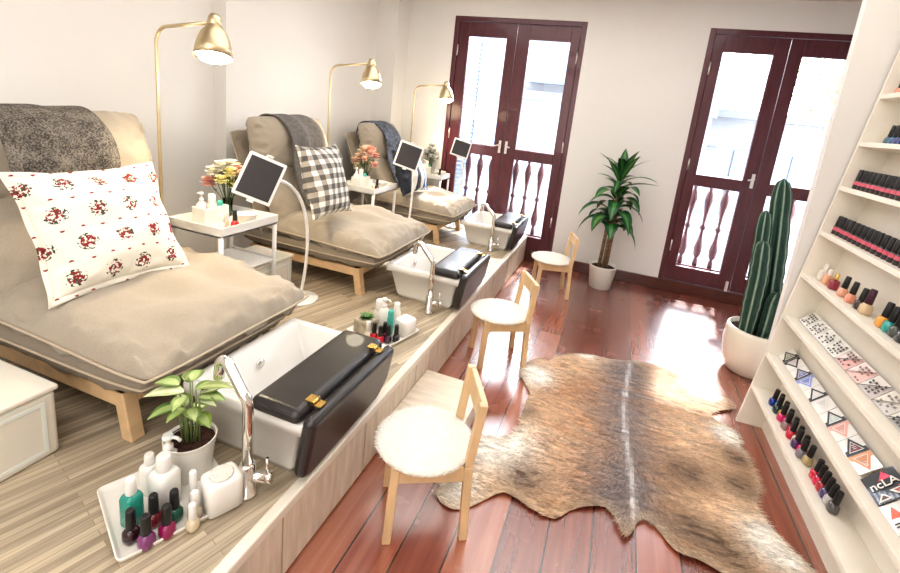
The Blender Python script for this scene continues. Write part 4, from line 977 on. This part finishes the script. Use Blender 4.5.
# shelf 7: white printed packs, then pink and grey ones
random.seed(9); y = 2.36
def blocks(bg, ink, diag=None):
    s_ = []
    if diag: s_.append(([(0,0),(1,0),(0,1)], diag))
    s_.append(([(.0,.0),(.05,0),(.05,1),(0,1)], (.45,.42,.40)))
    for i in range(5):
        for j in range(4):
            if random.random() < .62:
                x0 = .12+i*.16; y0 = .12+j*.2; s_.append(([(x0,y0),(x0+random.uniform(.07,.13),y0),(x0+random.uniform(.07,.13),y0+.13),(x0,y0+.12)], ink))
    if diag: s_.append(([(.0,.96),(.03,1),(1,.04),(.97,0)], ink))
    return dict(bg=bg, shapes=s_)
S7 = [(WH,(.05,.05,.05),None,'white pack with bold black lettering, farthest'),(WH,(.06,.06,.06),None,'white pack with black pattern, second'),(WH,(.08,.08,.08),None,'white pack with black figures, third'),(WH,(.05,.05,.05),None,'white pack with black marks, fourth'),
      ((.80,.68,.64),(.15,.10,.10),(.75,.45,.42),'pink and white pack with diagonal, fifth'),((.80,.72,.70),(.30,.15,.15),(.78,.52,.48),'pale pink pack with diagonal band, sixth'),((.78,.74,.70),(.08,.06,.06),(.55,.50,.48),'grey and white pack with black band, seventh'),((.74,.70,.62),(.25,.22,.20),(.60,.58,.55),'beige pack with dotted print, eighth'),((.70,.68,.62),(.06,.06,.06),(.30,.30,.28),'dark patterned pack, ninth'),(WH,(.3,.1,.05),(.7,.2,.1),'white and orange pack, tenth')]
for i, (bg, ink, dg, nm) in enumerate(S7):
    card(7, y, .092, .075, blocks(bg, ink, dg), nm + ' from the far end of its shelf', 'printed packs on the third lowest display shelf'); y -= .096

# ------------------------------------------------------------------ animal hide
HO = [(-.313,2.32),(-.259,2.492),(-.169,2.53),(-.126,2.606),(.045,2.717),(.16,2.73),(.265,2.765),(.342,2.80),(.502,2.786),(.64,2.701),(.68,2.617),(.79,2.62),(.80,2.54),(.692,2.443),(.678,2.384),(.74,2.36),(.775,2.30),(.765,2.215),(.786,2.158),(.795,1.986),(.748,1.832),(.80,1.70),(.87,1.60),(.90,1.40),(.80,1.28),(.70,1.33),(.586,1.45),(.511,1.480),(.416,1.491),(.356,1.564),(.304,1.576),(.275,1.498),(.251,1.47),(.224,1.516),(.19,1.569),(.108,1.535),(.057,1.497),(.01,1.438),(-.063,1.436),(-.143,1.46),(-.201,1.457),(-.287,1.353),(-.35,1.315),(-.413,1.346),(-.415,1.431),(-.39,1.60),(-.35,1.72),(-.25,1.77),(-.217,1.882),(-.226,2.04),(-.219,2.135)]
def catmull(P, n=6):
    out = []; m = len(P)
    for k in range(m):
        p0, p1, p2, p3 = [Vector((*P[(k+i-1) % m], 0)) for i in range(4)]
        for j in range(n):
            s = j/n; out.append(.5*((2*p1)+(p2-p0)*s+(2*p0-5*p1+4*p2-p3)*s*s+(3*p1-p0-3*p2+p3)*s**3))
    return out
out = catmull(HO)
OX = [(p.x, p.y) for p in out]
def inside(x, y):
    c = False; n = len(OX); j = n-1
    for i in range(n):
        xi, yi = OX[i]; xj, yj = OX[j]
        if (yi > y) != (yj > y) and x < (xj-xi)*(y-yi)/(yj-yi)+xi: c = not c
        j = i
    return c
def edist(x, y): return min((x-a)**2+(y-b)**2 for a, b in OX)**.5
def lerp3(a, b, t): t = max(0, min(1, t)); return tuple(p+(q-p)*t for p, q in zip(a, b))
def blob(x, y, cx, cy, r): return math.exp(-((x-cx)**2+(y-cy)**2)/r**2)
def spine(y): return .262+.018*math.sin(y*5)
def hidecol(x, y):
    n1 = noise.noise(Vector((x*2.5, y*2.5, 1))); n2 = noise.noise(Vector((x*6, y*17, 4))); n3 = noise.noise(Vector((x*17, y*60, 7)))
    dx = x - spine(y); c = (.46,.25,.125)
    c = lerp3(c, (.68,.46,.28), .45+1.1*n1+.5*n2)
    gr = math.exp(-(abs(dx)/.15)**2)*(.55+.35*math.sin((y-1.5)*2.2)) + .55*blob(x,y,.2,1.62,.17) + .3*blob(x,y,.2,2.65,.16)
    c = lerp3(c, (.20,.155,.14), gr+.3*n2)
    c = lerp3(c, (.60,.56,.54), (math.exp(-(abs(dx)/.012)**2))*(.60+.5*n2)*(1 if 1.56 < y < 2.74 else 0))
    for cx, cy, r in ((-.245,2.30,.10),(-.31,1.72,.17),(-.38,1.40,.09),(.73,2.27,.075),(.66,2.64,.08),(.76,1.66,.10),(.86,1.45,.07),(.02,2.70,.05)): c = lerp3(c, (.88,.83,.74), 1.7*blob(x,y,cx,cy,r))
    for cx, cy, r in ((.72,2.10,.07),(.70,1.92,.08),(-.13,1.56,.10),(.58,1.56,.10),(.66,1.42,.09),(.47,1.60,.08),(-.30,2.42,.04),(.50,1.9,.10),(-.2,1.98,.05)): c = lerp3(c, (.10,.058,.032), (.75+.9*n3)*blob(x,y,cx,cy,r))
    e = edist(x, y); c = lerp3(c, (.62,.50,.37), .45*math.exp(-(e/.03)**2))
    return tuple(max(.01, q*(1+.50*n3)) for q in c)
def hz(x, y):
    e = min(1, edist(x, y)/.05); return .006 + .010*e + .010*max(0, noise.noise(Vector((x*5, y*5, 11)))) + .012*(1-e)*max(0, noise.noise(Vector((x*9, y*9, 3))))
mb = MB(); mb.smooth = True
NX = 84; NY = 100; x0, x1, y0, y1 = -.45, .95, 1.25, 2.85; G = {}
for i in range(NX+1):
    for j in range(NY+1):
        x = x0+(x1-x0)*i/NX; y = y0+(y1-y0)*j/NY
        ins = inside(x, y)
        if not ins:
            d2, k = min(((x-a)**2+(y-b)**2, q) for q, (a, b) in enumerate(OX))
            if d2 < .0162**2*1.4: x, y = OX[k]; ins = True
        if ins: G[i,j] = (mb.pt((x, y, hz(x, y))), x, y)
for i in range(NX):
    for j in range(NY):
        k = [(i,j),(i+1,j),(i+1,j+1),(i,j+1)]; g = [G[q] for q in k if q in G]
        if len(g) >= 3: mb.face([q[0] for q in g], hidecol(sum(q[1] for q in g)/len(g), sum(q[2] for q in g)/len(g)))
hd = mb.build('animal_hide', M['hide'], None, solid=.004)
tag(hd, 'brown and cream antelope-like hide with pale spine stripe, lying on the red floor', 'rug')
fu = MB(); random.seed(31)
cnt = 0
while cnt < 60000:
    if cnt % 6 == 0 and cnt < 15000:
        q = random.choice(OX); x = q[0]+random.gauss(0,.012); y = q[1]+random.gauss(0,.012)
    else: x = random.uniform(x0, x1); y = random.uniform(y0, y1)
    cnt += 1
    if not inside(x, y): continue
    dx = x - spine(y); sg = math.tanh(dx*9); ang = (-.35 if sg > 0 else PI+.35)*1.0 + (1-abs(sg))*(-1.0 if sg > 0 else 1.0) + .7*noise.noise(Vector((x*4,y*4,2))) + random.gauss(0,.16)
    e = edist(x, y)
    l = random.uniform(.014,.028)*(1 if e > .02 else 1.1); d = Vector((math.cos(ang), math.sin(ang), 0)); s = Vector((-d.y, d.x, 0))*.0013
    z = hz(x, y)+.002; b = Vector((x, y, z)); c = hidecol(x, y); k = random.uniform(.55,1.35); c = tuple(min(1, q*k) for q in c)
    fu.face([fu.pt(b-s), fu.pt(b+s), fu.pt(b+d*l+Vector((0,0,random.uniform(.002,.007))))], c)
f_ = fu.build('fur', M['hide'], hd); f_['kind'] = 'stuff'

# ------------------------------------------------------------------ light
W = bpy.data.worlds.new('World'); bpy.context.scene.world = W; W.use_nodes = True
bg = W.node_tree.nodes['Background']; bg.inputs[0].default_value = (.93,.96,1,1); bg.inputs[1].default_value = 14.0
def area(loc, rot, sx, sy, e, col=(1,1,1)):
    d = bpy.data.lights.new('area', 'AREA'); d.shape = 'RECTANGLE'; d.size = sx; d.size_y = sy; d.energy = e; d.color = col
    o = bpy.data.objects.new('fill_light', d); COL.objects.link(o); o.location = loc; o.rotation_euler = rot; return o
area((-.4, 2.4, 2.46), (0,0,0), 2.6, 2.6, 30, (1,.975,.945))  # added overhead fill for the seating and far wall, no real fitting
area((-.3, -.4, 2.46), (0,0,0), 2.8, 1.6, 29, (1,.965,.93))  # added overhead fill above the camera end, no real fitting
area((-.5, -1.5, 1.5), (math.radians(90),0,0), 2.6, 1.6, 20, (1,.97,.94))  # added upright fill from behind the camera, facing the far wall
sn = bpy.data.lights.new('sun', 'SUN'); sn.energy = 7; sn.angle = .03; sn.color = (1,.96,.9)
so_ = bpy.data.objects.new('sun', sn); COL.objects.link(so_); so_.rotation_euler = (math.radians(-44), 0, math.radians(-8))

# ------------------------------------------------------------------ camera
f, cx, cy = 453.911, 465.113, 208.719
RX = Vector((.93887113,.32607542,.11043471)); RY = Vector((.17225506,-.16720014,-.97075862)); RZ = Vector((-.29807583,.93044018,-.21314753))
cam = bpy.data.cameras.new('camera'); co = bpy.data.objects.new('camera', cam); COL.objects.link(co)
m = Matrix((RX, -RY, -RZ)).transposed().to_4x4(); m.translation = (0,0,1.4); co.matrix_world = m
cam.sensor_fit = 'HORIZONTAL'; cam.sensor_width = 36; cam.lens = f/900*36
cam.shift_x = (450-cx)/900; cam.shift_y = (cy-286.5)/900; cam.clip_start = .02
sc = bpy.context.scene; sc.camera = co
sc.view_settings.view_transform = 'Standard'; sc.view_settings.look = 'Medium High Contrast'; sc.view_settings.exposure = .38; sc.view_settings.gamma = 1.0
sc.cycles.use_denoising = True; sc.cycles.max_bounces = 8; sc.cycles.transparent_max_bounces = 12
